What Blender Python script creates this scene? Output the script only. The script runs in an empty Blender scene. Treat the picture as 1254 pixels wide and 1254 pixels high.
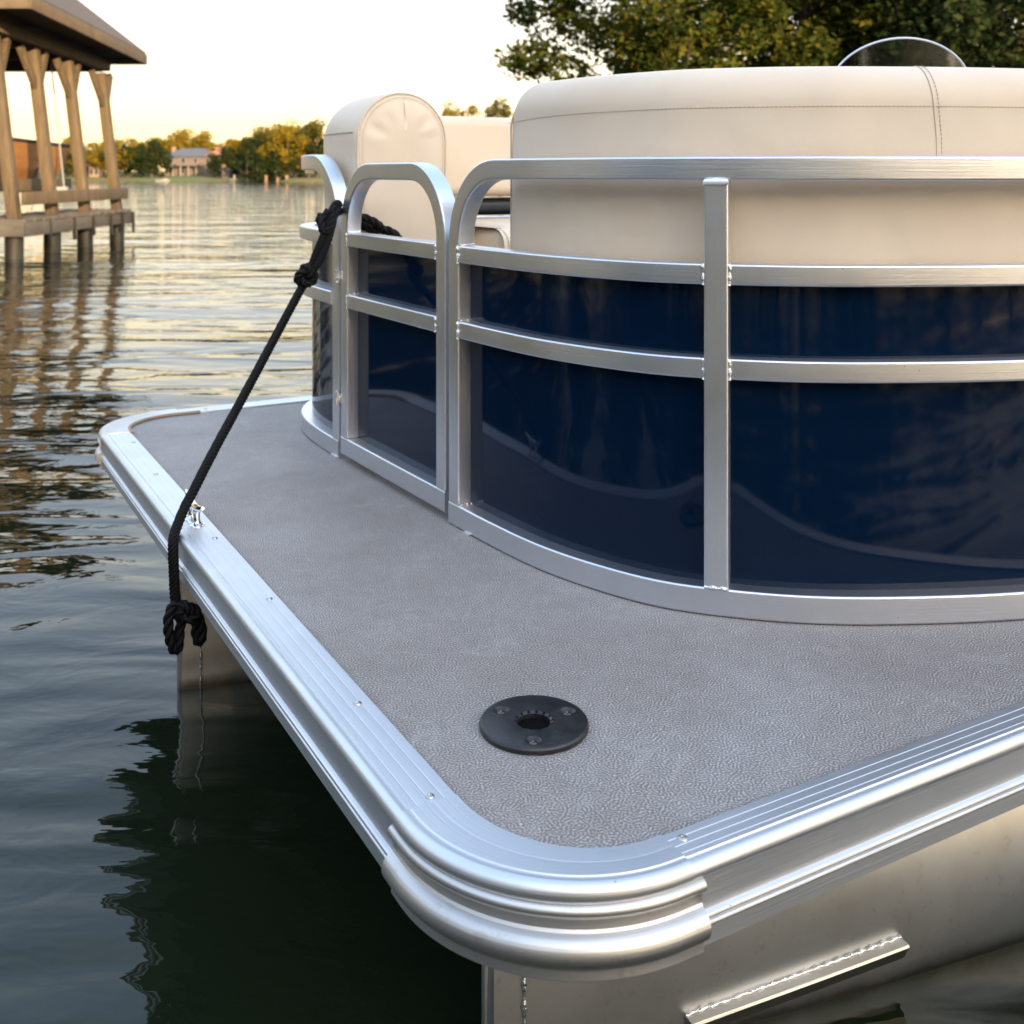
import bpy, bmesh, math, random
import numpy as np
from mathutils import Vector, Matrix
random.seed(7)
R = math.radians
scn = bpy.context.scene
C = scn.collection
PI = math.pi

# ------------------------------------------------------------------ frame of reference
F, EYE, HY = 1336.0, 0.62, 212.0          # focal length in photo pixels, eye height over the deck, horizon row
WATER = -0.47
def W(px, py, d):                          # a point of the place at depth d
    return Vector(((px-627)/F*d, d, EYE-(py-HY)/F*d))
AX = Vector((.8714, .4906)); AY = Vector((-.4906, .8714))
ANG = math.atan2(.4906, .8714)
def to_boat(p): return Vector((p.x*AX.x+p.y*AX.y, p.x*AY.x+p.y*AY.y, p.z))
def to_world(x, y, z=0): return Vector((AX.x*x+AY.x*y, AX.y*x+AY.y*y, z))
BASE = Vector((2.6, 1.84, -.66))           # boat origin in boat coordinates

# ------------------------------------------------------------------ object helpers
def tag(o, label=None, cat=None, group=None, kind=None):
    if label: o['label'] = label
    if cat: o['category'] = cat
    if group: o['group'] = group
    if kind: o['kind'] = kind
    return o
def empty(name, loc, rz=0, **k):
    o = bpy.data.objects.new(name, None); C.objects.link(o)
    o.location = loc; o.rotation_euler = (0, 0, rz); o.empty_display_size = .2
    return tag(o, **k)
def link(name, me, mat, parent=None, loc=(0, 0, 0)):
    o = bpy.data.objects.new(name, me); C.objects.link(o)
    if mat is not None and not me.materials: me.materials.append(mat)
    if parent is not None: o.parent = parent
    o.location = loc
    return o
def finish(bm, name, sharp=32, smooth=True):
    bmesh.ops.recalc_face_normals(bm, faces=bm.faces)
    if smooth:
        for f in bm.faces: f.smooth = True
        for e in bm.edges:
            if len(e.link_faces) == 2 and e.calc_face_angle(0) > R(sharp): e.smooth = False
    me = bpy.data.meshes.new(name); bm.to_mesh(me); bm.free(); return me
def add_box(bm, c, s, rot=None, bev=0):
    m = Matrix.Translation(c) @ (rot.to_4x4() if rot is not None else Matrix.Identity(4)) @ Matrix.Diagonal((*s, 1))
    r = bmesh.ops.create_cube(bm, size=1, matrix=m)
    if bev:
        es = list({e for v in r['verts'] for e in v.link_edges})
        bmesh.ops.bevel(bm, geom=es, offset=bev, segments=2, affect='EDGES', profile=.5)
def add_beam(bm, a, b, w, h, bev=0, up=Vector((0, 0, 1))):
    a, b = Vector(a), Vector(b); d = (b-a); L = d.length; d.normalize()
    x = d.cross(up); 
    if x.length < 1e-4: x = Vector((1, 0, 0))
    x.normalize(); z = x.cross(d).normalized()
    rot = Matrix((x, d, z)).transposed()
    add_box(bm, (a+b)/2, (w, L, h), rot, bev)
def catmull(pts, n=12):
    P = [Vector(p) for p in pts]; P = [2*P[0]-P[1]]+P+[2*P[-1]-P[-2]]; out = []
    for i in range(1, len(P)-2):
        for k in range(n):
            t = k/n; a, b, c, d = P[i-1:i+3]
            out.append(.5*((2*b)+(c-a)*t+(2*a-5*b+4*c-d)*t*t+(3*b-a-3*c+d)*t**3))
    out.append(P[-2]); return out
def add_rings(bm, rings, uvs=None, closed=True, caps=True):
    """rings: list of lists of points; uv = (u along, v around) in metres"""
    uv = bm.loops.layers.uv.verify()
    V = [[bm.verts.new(p) for p in r] for r in rings]; n = len(rings[0])
    us = [0]
    for i in range(1, len(rings)):
        us.append(us[-1]+(Vector(rings[i][0])-Vector(rings[i-1][0])).length)
    vs = [0]
    r0 = rings[len(rings)//2]
    for j in range(1, n+1): vs.append(vs[-1]+(Vector(r0[j % n])-Vector(r0[j-1])).length)
    m = n if closed else n-1
    for i in range(len(V)-1):
        for j in range(m):
            k = (j+1) % n
            f = bm.faces.new((V[i][j], V[i][k], V[i+1][k], V[i+1][j]))
            for l, (a, b) in zip(f.loops, ((us[i], vs[j]), (us[i], vs[j+1]), (us[i+1], vs[j+1]), (us[i+1], vs[j]))):
                l[uv].uv = (a, b)
    if caps and closed:
        bm.faces.new(V[0]); bm.faces.new(V[-1])
    return V
def frames(path):
    T = []
    for i in range(len(path)):
        a = path[max(0, i-1)]; b = path[min(len(path)-1, i+1)]; T.append((b-a).normalized())
    n = T[0].orthogonal().normalized(); out = []
    for i, t in enumerate(T):
        if i:
            q = T[i-1].rotation_difference(t); n = q @ n
            n = (n-n.dot(t)*t).normalized()
        out.append((n, t.cross(n)))
    return T, out
def add_tube(bm, path, r, seg=10, caps=True):
    path = [Vector(p) for p in path]; T, fr = frames(path)
    rr = r if callable(r) else (lambda t: r)
    N = len(path)-1
    add_rings(bm, [[p+rr(i/N)*(math.cos(a)*n+math.sin(a)*b) for a in [2*PI*k/seg for k in range(seg)]]
                   for i, (p, (n, b)) in enumerate(zip(path, fr))], caps=caps)
def resample(path, step):
    out = [path[0].copy()]; acc = 0
    for i in range(1, len(path)):
        a, b = path[i-1], path[i]; L = (b-a).length
        while acc+L >= step and L > 1e-9:
            t = (step-acc)/L; a = a.lerp(b, t); out.append(a.copy()); L = (b-a).length; acc = 0
        acc += L
    out.append(path[-1].copy()); return out
def add_rope(bm, path, r, pitch=.055, strands=3, fine=False):
    """laid rope: three strands twisted round the path"""
    path = resample([Vector(p) for p in path], .0055); T, fr = frames(path)
    if fine: strands = 6; add_tube(bm, path, r*.66, 8)
    for s in range(strands):
        pts = []
        for i, (p, (n, b)) in enumerate(zip(path, fr)):
            a = 2*PI*(i*.0055/pitch+s/strands)
            pts.append(p+(.64 if fine else .5)*r*(math.cos(a)*n+math.sin(a)*b))
        add_tube(bm, pts, r*(.30 if fine else .56), 7)
def lathe(bm, prof, c=(0, 0, 0), seg=48):
    c = Vector(c)
    add_rings(bm, [[c+Vector((r*math.cos(2*PI*k/seg), r*math.sin(2*PI*k/seg), z)) for k in range(seg)] for r, z in prof], caps=True)

# ------------------------------------------------------------------ materials
def mat(name):
    m = bpy.data.materials.new(name); m.use_nodes = True
    nt = m.node_tree; b = nt.nodes['Principled BSDF']
    return m, nt, b
def nd(nt, t, **k):
    n = nt.nodes.new(t)
    for a, v in k.items():
        if a.startswith('i_'):
            n.inputs[a[2:].replace('_', ' ')].default_value = v
        else: setattr(n, a, v)
    return n
def ramp(nt, fac, stops, interp='LINEAR'):
    r = nt.nodes.new('ShaderNodeValToRGB'); r.color_ramp.interpolation = interp
    el = r.color_ramp.elements
    while len(el) < len(stops): el.new(.5)
    for e, (p, c) in zip(el, stops):
        e.position = p; e.color = c if len(c) == 4 else (*c, 1)
    nt.links.new(fac, r.inputs[0]); return r.outputs[0]
def mapping(nt, src, scale, rot=(0, 0, 0)):
    m = nt.nodes.new('ShaderNodeMapping'); m.inputs['Scale'].default_value = scale; m.inputs['Rotation'].default_value = rot
    nt.links.new(src, m.inputs[0]); return m.outputs[0]
def noise(nt, vec, scale, detail=3, rough=.5, dist=0):
    n = nt.nodes.new('ShaderNodeTexNoise'); n.inputs['Scale'].default_value = scale
    n.inputs['Detail'].default_value = detail; n.inputs['Roughness'].default_value = rough; n.inputs['Distortion'].default_value = dist
    if vec is not None: nt.links.new(vec, n.inputs['Vector'])
    return n.outputs['Fac']
def bump(nt, h, dist, strength=1, prev=None):
    b = nt.nodes.new('ShaderNodeBump'); b.inputs['Distance'].default_value = dist; b.inputs['Strength'].default_value = strength
    nt.links.new(h, b.inputs['Height'])
    if prev is not None: nt.links.new(prev, b.inputs['Normal'])
    return b.outputs[0]
def math_(nt, op, a, b=None, c=None):
    m = nt.nodes.new('ShaderNodeMath'); m.operation = op
    for i, v in enumerate((a, b, c)):
        if v is None: continue
        if isinstance(v, (int, float)): m.inputs[i].default_value = v
        else: nt.links.new(v, m.inputs[i])
    return m.outputs[0]
def mixc(nt, fac, a, b, mode='MIX'):
    m = nt.nodes.new('ShaderNodeMix'); m.data_type = 'RGBA'; m.blend_type = mode
    for s, v in ((m.inputs[0], fac), (m.inputs[6], a), (m.inputs[7], b)):
        if isinstance(v, (int, float)): s.default_value = v
        elif isinstance(v, tuple): s.default_value = (*v, 1) if len(v) == 3 else v
        else: nt.links.new(v, s)
    return m.outputs[2]

def metal(name, col, rough, brush=.00003, stain=0, gm=.35, bcoord='UV', vs=420):
    m, nt, b = mat(name); L = nt.links
    tc = nd(nt, 'ShaderNodeTexCoord')
    g = noise(nt, mapping(nt, tc.outputs['UV'], (7, vs, 1)), 1, 4, .6)
    o = tc.outputs['Object']
    sm = noise(nt, o, 9, 4, .6)
    base = mixc(nt, math_(nt, 'MULTIPLY', g, gm), col, tuple(c*.78 for c in col))
    base = mixc(nt, ramp(nt, sm, [(.35, (0, 0, 0)), (.7, (1, 1, 1))]), base, tuple(c*.9 for c in col))
    if stain:
        sp = noise(nt, o, 60, 3, .7); sp2 = noise(nt, o, 5, 4, .6)
        f = ramp(nt, sp, [(.60, (0, 0, 0)), (.70, (1, 1, 1))])
        base = mixc(nt, math_(nt, 'MULTIPLY', f, .45*stain), base, (.30, .22, .13))
        base = mixc(nt, math_(nt, 'MULTIPLY', ramp(nt, sp2, [(.42, (0, 0, 0)), (.72, (1, 1, 1))]), .6*stain), base, (.27, .22, .16))
    # small dirt specks
    vo = nd(nt, 'ShaderNodeTexVoronoi', i_Scale=55.0); L.new(o, vo.inputs['Vector'])
    spk = ramp(nt, vo.outputs['Distance'], [(.035, (1, 1, 1)), (.06, (0, 0, 0))])
    gate = ramp(nt, noise(nt, o, 12, 2), [(.58, (0, 0, 0)), (.62, (1, 1, 1))])
    base = mixc(nt, math_(nt, 'MULTIPLY', math_(nt, 'MULTIPLY', spk, gate), .6), base, (.10, .07, .05))
    L.new(base, b.inputs['Base Color'])
    b.inputs['Metallic'].default_value = 1
    rr = math_(nt, 'ADD', math_(nt, 'MULTIPLY', sm, .16), rough-.08)
    rr = math_(nt, 'ADD', rr, math_(nt, 'MULTIPLY', g, .10))
    L.new(rr, b.inputs['Roughness'])
    n1 = bump(nt, g, brush*8, 1.0)
    n2 = bump(nt, noise(nt, o, 14, 2), .0006, .5, n1)
    L.new(n2, b.inputs['Normal'])
    return m
M = {}
M['rail'] = metal('brushed aluminium', (.77, .79, .835), .32)
M['trim'] = metal('trim aluminium', (.73, .74, .765), .41)
M['cap'] = metal('cast aluminium', (.68, .665, .65), .40, stain=.5)
M['pontoon'] = metal('weathered aluminium', (.64, .63, .61), .34, .000004, stain=.55, gm=.08)
nt = M['pontoon'].node_tree; b = nt.nodes['Principled BSDF']; prev = b.inputs['Base Color'].links[0].from_socket
tc = nd(nt, 'ShaderNodeTexCoord'); sp_ = nd(nt, 'ShaderNodeSeparateXYZ'); nt.links.new(tc.outputs['Object'], sp_.inputs[0])
zz_ = math_(nt, 'ADD', sp_.outputs['Z'], math_(nt, 'MULTIPLY', math_(nt, 'SUBTRACT', noise(nt, tc.outputs['Object'], 22, 4, .65), .5), .018))
line_ = ramp(nt, math_(nt, 'MULTIPLY_ADD', zz_, -10.0, -4.0), [(.44, (0, 0, 0)), (.58, (.55, .55, .55)), (.66, (1, 1, 1))])
nt.links.new(mixc(nt, math_(nt, 'MULTIPLY', line_, .8), prev, (.085, .080, .055)), b.inputs['Base Color'])
M['blade'] = metal('weld aluminium', (.62, .60, .56), .30, stain=.4)
m, nt, b = mat('weld bead'); b.inputs['Metallic'].default_value = 1; b.inputs['Base Color'].default_value = (.8, .8, .8, 1); b.inputs['Roughness'].default_value = .25
tc = nd(nt, 'ShaderNodeTexCoord'); nt.links.new(bump(nt, noise(nt, tc.outputs['Object'], 300, 2), .002), b.inputs['Normal']); M['weld'] = m
m, nt, b = mat('polished steel'); b.inputs['Metallic'].default_value = 1; b.inputs['Base Color'].default_value = (.75, .74, .72, 1); b.inputs['Roughness'].default_value = .10; M['chrome'] = m
m, nt, b = mat('screw steel'); b.inputs['Metallic'].default_value = 1; b.inputs['Base Color'].default_value = (.5, .49, .47, 1); b.inputs['Roughness'].default_value = .28; M['screw'] = m
m, nt, b = mat('hole-shaded screw'); b.inputs['Metallic'].default_value = 1; b.inputs['Base Color'].default_value = (.16, .13, .10, 1); b.inputs['Roughness'].default_value = .35; M['darkscrew'] = m  # dark of the sunk screw holes is put into this colour
m, nt, b = mat('painted recess shade'); b.inputs['Base Color'].default_value = (.0015, .0015, .0015, 1); b.inputs['Roughness'].default_value = .9; b.inputs['Specular IOR Level'].default_value = .1; M['dark'] = m  # near-black colour stands in for the shade inside a deep hole
m, nt, b = mat('tan sealant'); b.inputs['Base Color'].default_value = (.30, .22, .15, 1); b.inputs['Roughness'].default_value = .5; M['tan'] = m

# deck vinyl with worm-like embossed pattern
m, nt, b = mat('deck vinyl'); L = nt.links; tc = nd(nt, 'ShaderNodeTexCoord'); o = tc.outputs['Object']
gb = nt.nodes.new('ShaderNodeTexGabor'); gb.gabor_type = '2D'; gb.inputs['Scale'].default_value = 118; gb.inputs['Frequency'].default_value = 2.1; gb.inputs['Anisotropy'].default_value = 0.0
wob = nt.nodes.new('ShaderNodeTexNoise'); wob.inputs['Scale'].default_value = 120; L.new(o, wob.inputs['Vector'])
vm = nt.nodes.new('ShaderNodeVectorMath'); vm.operation = 'MULTIPLY_ADD'; L.new(wob.outputs['Color'], vm.inputs[0]); vm.inputs[1].default_value = (.006, .006, 0); L.new(o, vm.inputs[2])
L.new(vm.outputs[0], gb.inputs['Vector'])
wm = ramp(nt, gb.outputs['Value'], [(.42, (0, 0, 0)), (.68, (1, 1, 1))])
big = noise(nt, o, 2.6, 5, .65, .4)
mid = noise(nt, o, 26, 3, .6)
base = mixc(nt, wm, (.225, .205, .195), (.51, .482, .470))
base = mixc(nt, ramp(nt, big, [(.35, (0, 0, 0)), (.68, (1, 1, 1))]), base, mixc(nt, 1.0, base, (.80, .765, .73), 'MULTIPLY'))
base = mixc(nt, ramp(nt, mid, [(.35, (0, 0, 0)), (.7, (1, 1, 1))]), base, mixc(nt, 1.0, base, (.91, .90, .895), 'MULTIPLY'))
# dried water marks: faint rims
wmk = noise(nt, o, 5.5, 3, .55, .8)
rim = ramp(nt, math_(nt, 'ABSOLUTE', math_(nt, 'SUBTRACT', wmk, .56)), [(.0, (1, 1, 1)), (.012, (0, 0, 0))])
base = mixc(nt, math_(nt, 'MULTIPLY', rim, .10), base, (.62, .60, .57))
# scuffs
sf = noise(nt, mapping(nt, o, (3, 40, 1), (0, 0, .7)), 1.5, 4, .7, .6)
base = mixc(nt, math_(nt, 'MULTIPLY', ramp(nt, sf, [(.66, (0, 0, 0)), (.72, (1, 1, 1))]), .16), base, (.13, .115, .10))
def specks(scale, r0, r1, g0, gs, col, f):
    global base
    vo = nd(nt, 'ShaderNodeTexVoronoi', i_Scale=scale); L.new(o, vo.inputs['Vector'])
    spk = ramp(nt, vo.outputs['Distance'], [(r0, (1, 1, 1)), (r1, (0, 0, 0))])
    gate = ramp(nt, noise(nt, o, gs, 2), [(g0, (0, 0, 0)), (g0+.03, (1, 1, 1))])
    base = mixc(nt, math_(nt, 'MULTIPLY', math_(nt, 'MULTIPLY', spk, gate), f), base, col)
specks(16.0, .020, .032, .52, 5, (.09, .07, .055), 1)
specks(60.0, .05, .08, .60, 7, (.10, .08, .06), .8)
specks(9.0, .008, .013, .54, 3, (.55, .52, .46), 1)
# grit swept up along the trim
sx = nd(nt, 'ShaderNodeSeparateXYZ'); L.new(o, sx.inputs[0])
ed = math_(nt, 'MINIMUM', math_(nt, 'SUBTRACT', sx.outputs['X'], .483), math_(nt, 'SUBTRACT', sx.outputs['Y'], .816))
egr = ramp(nt, math_(nt, 'ADD', ed, math_(nt, 'MULTIPLY', noise(nt, o, 30, 4, .7), .03)), [(.014, (1, 1, 1)), (.028, (0, 0, 0))])
base = mixc(nt, math_(nt, 'MULTIPLY', egr, .30), base, (.11, .095, .08))
L.new(base, b.inputs['Base Color'])
L.new(math_(nt, 'MULTIPLY_ADD', big, .25, .45), b.inputs['Roughness']); b.inputs['Specular IOR Level'].default_value = .35
L.new(bump(nt, mid, .0012, .3, bump(nt, wm, .0009, .9)), b.inputs['Normal']); M['deck'] = m

# upholstery
def vinyl(name, col):
    m, nt, b = mat(name); L = nt.links; tc = nd(nt, 'ShaderNodeTexCoord'); o = tc.outputs['Object']
    v = nd(nt, 'ShaderNodeTexVoronoi', i_Scale=900.0); L.new(o, v.inputs['Vector'])
    big = noise(nt, o, 4.5, 3, .5); sm = noise(nt, o, 30, 4, .6)
    c = mixc(nt, ramp(nt, big, [(.3, (0, 0, 0)), (.75, (1, 1, 1))]), col, tuple(x*y for x, y in zip(col, (.90, .87, .84))))
    c = mixc(nt, math_(nt, 'MULTIPLY', ramp(nt, sm, [(.5, (0, 0, 0)), (.8, (1, 1, 1))]), .25), c, tuple(x*.85 for x in col))
    L.new(c, b.inputs['Base Color']); b.inputs['Roughness'].default_value = .44
    b.inputs['Specular IOR Level'].default_value = .4
    wr = noise(nt, o, 5, 1.5, .45, .3)
    c1 = noise(nt, mapping(nt, o, (1, 1, .55), (.3, .2, 0)), 4.2, 2, .5, 1.0)
    cr = ramp(nt, math_(nt, 'ABSOLUTE', math_(nt, 'SUBTRACT', c1, .5)), [(.0, (0, 0, 0)), (.035, (1, 1, 1))])
    gt = ramp(nt, noise(nt, o, 3.1, 2), [(.50, (0, 0, 0)), (.66, (1, 1, 1))])
    crs = math_(nt, 'MULTIPLY', math_(nt, 'SUBTRACT', 1.0, cr), gt)
    L.new(bump(nt, v.outputs['Distance'], .0003, .5, bump(nt, crs, .0045, -.7, bump(nt, wr, .020, .6))), b.inputs['Normal'])
    return m
M['seat'] = vinyl('beige vinyl upholstery', (.77, .635, .485))
m, nt, b = mat('stitching'); b.inputs['Base Color'].default_value = (.56, .45, .34, 1); b.inputs['Roughness'].default_value = .8; M['stitch'] = m
m, nt, b = mat('piping'); b.inputs['Base Color'].default_value = (.62, .50, .375, 1); b.inputs['Roughness'].default_value = .5; M['pipe'] = m
# navy panel
m, nt, b = mat('navy panel'); L = nt.links; tc = nd(nt, 'ShaderNodeTexCoord'); o = tc.outputs['Object']
g = noise(nt, mapping(nt, o, (3, 3, 160)), 1, 3, .6)
L.new(mixc(nt, g, (.0012, .0078, .0235), (.0018, .0100, .030)), b.inputs['Base Color'])
L.new(math_(nt, 'MULTIPLY_ADD', ramp(nt, noise(nt, o, 160, 3, .7), [(.62, (0, 0, 0)), (.75, (1, 1, 1))]), .12, .05), b.inputs['Roughness']); b.inputs['Specular IOR Level'].default_value = .22
L.new(bump(nt, noise(nt, o, 2.4, 1), .006, .25), b.inputs['Normal']); M['navy'] = m
m, nt, b = mat('navy vinyl'); b.inputs['Base Color'].default_value = (.01, .014, .025, 1); b.inputs['Roughness'].default_value = .4; M['navyseat'] = m
# black plastic
m, nt, b = mat('black plastic'); L = nt.links; tc = nd(nt, 'ShaderNodeTexCoord'); o = tc.outputs['Object']
sc = noise(nt, o, 40, 5, .7)
L.new(ramp(nt, sc, [(.4, (.008, .008, .009)), (.75, (.028, .027, .028))]), b.inputs['Base Color'])
L.new(math_(nt, 'MULTIPLY_ADD', sc, .3, .2), b.inputs['Roughness'])
L.new(bump(nt, noise(nt, o, 90, 3), .0006, .5), b.inputs['Normal']); M['plastic'] = m
m, nt, b = mat('black rope'); L = nt.links; tc = nd(nt, 'ShaderNodeTexCoord'); o = tc.outputs['Object']
b.inputs['Base Color'].default_value = (.0035, .0033, .0035, 1); b.inputs['Roughness'].default_value = .6
b.inputs['Specular IOR Level'].default_value = .22
L.new(bump(nt, noise(nt, o, 700, 3, .7), .0012, .8), b.inputs['Normal']); M['rope'] = m
# windscreen
m, nt, b = mat('tinted acrylic'); L = nt.links
nt.nodes.remove(b); out = nt.nodes['Material Output']
tr = nd(nt, 'ShaderNodeBsdfTransparent'); tr.inputs[0].default_value = (.66, .75, .83, 1)
gl = nd(nt, 'ShaderNodeBsdfGlossy'); gl.inputs['Roughness'].default_value = .12
lw = nd(nt, 'ShaderNodeFresnel'); lw.inputs[0].default_value = 1.5
mx = nd(nt, 'ShaderNodeMixShader'); L.new(math_(nt, 'MULTIPLY_ADD', lw.outputs[0], .9, .18), mx.inputs[0]); L.new(tr.outputs[0], mx.inputs[1]); L.new(gl.outputs[0], mx.inputs[2]); L.new(mx.outputs[0], out.inputs[0]); M['glass'] = m
# wood
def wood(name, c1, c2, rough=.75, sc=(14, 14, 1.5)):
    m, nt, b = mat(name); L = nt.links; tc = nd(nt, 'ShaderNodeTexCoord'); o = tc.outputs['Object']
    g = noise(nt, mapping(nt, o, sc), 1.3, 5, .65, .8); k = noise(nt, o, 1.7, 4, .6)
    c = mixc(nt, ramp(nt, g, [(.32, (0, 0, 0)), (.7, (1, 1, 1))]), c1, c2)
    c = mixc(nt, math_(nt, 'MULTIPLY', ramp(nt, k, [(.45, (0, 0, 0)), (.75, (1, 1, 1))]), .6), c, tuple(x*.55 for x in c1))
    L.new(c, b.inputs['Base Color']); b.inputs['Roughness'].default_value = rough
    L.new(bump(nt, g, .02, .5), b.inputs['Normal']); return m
M['wood'] = wood('weathered timber', (.140, .095, .050), (.055, .037, .021))
M['plank'] = wood('grey planks', (.15, .125, .095), (.09, .075, .058), sc=(2, 14, 14))
M['pile'] = wood('wet piling', (.045, .036, .026), (.02, .018, .014), .45)
M['fascia'] = wood('fascia timber', (.135, .092, .052), (.075, .051, .030), sc=(2, 2, 2))
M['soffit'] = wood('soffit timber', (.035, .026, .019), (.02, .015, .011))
M['hull'] = wood('varnished hull', (.34, .15, .04), (.22, .09, .025), .35, (3, 3, 10))
def plain(name, col, rough=.7, nz=.25, sc=6, bd=0):
    m, nt, b = mat(name); L = nt.links; tc = nd(nt, 'ShaderNodeTexCoord'); o = tc.outputs['Object']
    n = noise(nt, o, sc, 4, .6)
    L.new(mixc(nt, n, tuple(c*(1-nz) for c in col), tuple(c*(1+nz) for c in col)), b.inputs['Base Color'])
    b.inputs['Roughness'].default_value = rough
    if bd: L.new(bump(nt, n, bd), b.inputs['Normal'])
    return m
M['shingle'] = plain('shingles', (.075, .058, .047), .85, .4, 9, .03)
M['slate'] = plain('slate roof', (.075, .08, .10), .8, .2, 2)
M['tile'] = plain('clay roof', (.30, .13, .08), .8, .2, 2)
M['brick'] = plain('brick wall', (.24, .14, .09), .85, .2, 3)
M['cream'] = plain('cream render', (.125, .095, .082), .85, .12, 2)
M['white'] = plain('white paint', (.22, .20, .18), .5, .06, 2)
M['pane'] = plain('window glass', (.02, .025, .03), .1, .1, 2)
M['grey'] = plain('grey metal', (.25, .26, .27), .4, .1, 5)
M['bark'] = plain('bark', (.09, .065, .045), .9, .4, 8, .03)
def leaf(name, c1, c2, c3):
    m, nt, b = mat(name); L = nt.links; nt.nodes.remove(b); out = nt.nodes['Material Output']
    geo = nd(nt, 'ShaderNodeNewGeometry'); tc = nd(nt, 'ShaderNodeTexCoord')
    k = noise(nt, tc.outputs['Object'], .9, 2)
    f = math_(nt, 'ADD', math_(nt, 'MULTIPLY', geo.outputs['Random Per Island'], .55), math_(nt, 'MULTIPLY', k, .6))
    col = ramp(nt, f, [(.2, c1), (.55, c2), (.9, c3)])
    d = nd(nt, 'ShaderNodeBsdfDiffuse'); t = nd(nt, 'ShaderNodeBsdfTranslucent'); mx = nd(nt, 'ShaderNodeMixShader'); mx.inputs[0].default_value = .35
    L.new(col, d.inputs[0]); L.new(col, t.inputs[0]); L.new(d.outputs[0], mx.inputs[1]); L.new(t.outputs[0], mx.inputs[2]); L.new(mx.outputs[0], out.inputs[0])
    return m
M['leaf_gold'] = leaf('sun-gold foliage', (.07, .075, .012), (.17, .125, .016), (.30, .18, .02))  # gold of the low sun is put into the leaf colour
M['leaf_mix'] = leaf('mixed foliage', (.025, .04, .012), (.07, .07, .018), (.15, .11, .025))
M['leaf_dark'] = leaf('dark foliage', (.012, .024, .010), (.028, .042, .014), (.05, .055, .018))
M['leaf_big'] = leaf('oak foliage', (.018, .034, .009), (.046, .064, .013), (.115, .095, .016))
m, nt, b = mat('grass bank'); L = nt.links; tc = nd(nt, 'ShaderNodeTexCoord'); o = tc.outputs['Object']
n = noise(nt, o, .12, 4, .6); n2 = noise(nt, o, 1.5, 4, .6)
c = mixc(nt, ramp(nt, n, [(.4, (0, 0, 0)), (.6, (1, 1, 1))]), (.10, .13, .025), (.15, .12, .045))
c = mixc(nt, n2, c, mixc(nt, 1.0, c, (.6, .6, .6), 'MULTIPLY')); L.new(c, b.inputs['Base Color']); b.inputs['Roughness'].default_value = .9; M['grass'] = m
M['earth'] = plain('earth edge', (.11, .075, .045), .9, .4, .8, .05)
# water
m, nt, b = mat('lake water'); L = nt.links; tc = nd(nt, 'ShaderNodeTexCoord'); o = tc.outputs['Object']
b.inputs['Base Color'].default_value = (.0085, .0130, .0062, 1); b.inputs['Roughness'].default_value = .02; b.inputs['IOR'].default_value = 1.33
ma = mapping(nt, o, (.42, 1.25, 1), (0, 0, R(-6)))
mb = mapping(nt, o, (.6, 1.0, 1), (0, 0, R(24)))
h1 = noise(nt, ma, 2.3, 2, .5, .5)
h2 = noise(nt, mb, 7.5, 3, .55, .5)
h3 = noise(nt, ma, .55, 1, .5, .3)
n1 = bump(nt, h3, .16, .55)
n2 = bump(nt, h1, .050, .60, n1)
h4 = noise(nt, mapping(nt, o, (.5, 1.3, 1), (0, 0, R(-14))), 21, 2, .5, .3)
n3 = bump(nt, h4, .0015, .4, bump(nt, h2, .0066, .55, n2))
L.new(n3, b.inputs['Normal']); M['water'] = m

# ================================================================== THE PONTOON BOAT
boat = empty('pontoon_boat', to_world(*BASE), ANG, label='aluminium pontoon boat with beige seats and navy fence panels, filling the foreground', cat='boat')
def wn(o, mt):
    if mt in (M['rail'], M['trim'], M['cap'], M['plastic'], M['navy']):
        md = o.modifiers.new('normals', 'WEIGHTED_NORMAL'); md.keep_sharp = True; md.weight = 80
    return o
def part(name, me, mt, parent=None):
    if parent is None: return wn(link(name, me, mt, boat, -BASE), mt)
    return wn(link(name, me, mt, parent), mt)

XI, XO, YI, YO = .483, .421, .816, .771          # inner and outer edges of the deck trim
YIF, YOF, XEND = 2.850, 2.912, 6.6
C1 = Vector((.605, .955)); C2 = Vector((.62, 2.725))
# deck sheet
def arc_in(c, xi, yi, a0, a1, n=24):
    return [Vector((c.x+abs(xi-c.x)*math.cos(a), c.y+abs(yi-c.y)*math.sin(a))) for a in [a0+(a1-a0)*k/n for k in range(n+1)]]
def deck_mesh():
    bm = bmesh.new()
    pts = [Vector((XEND, YI))]+arc_in(C1, XI, YI, 1.5*PI, PI)+arc_in(C2, XI, YIF, PI, .5*PI)+[Vector((XEND, YIF))]
    top = [bm.verts.new((p.x, p.y, 0)) for p in pts]; bot = [bm.verts.new((p.x, p.y, -.03)) for p in pts]
    bm.faces.new(top); bm.faces.new(bot[::-1])
    for i in range(len(pts)): j = (i+1) % len(pts); bm.faces.new((top[i], top[j], bot[j], bot[i]))
    return finish(bm, 'deck', smooth=False)
part('deck', deck_mesh(), M['deck'])

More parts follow.
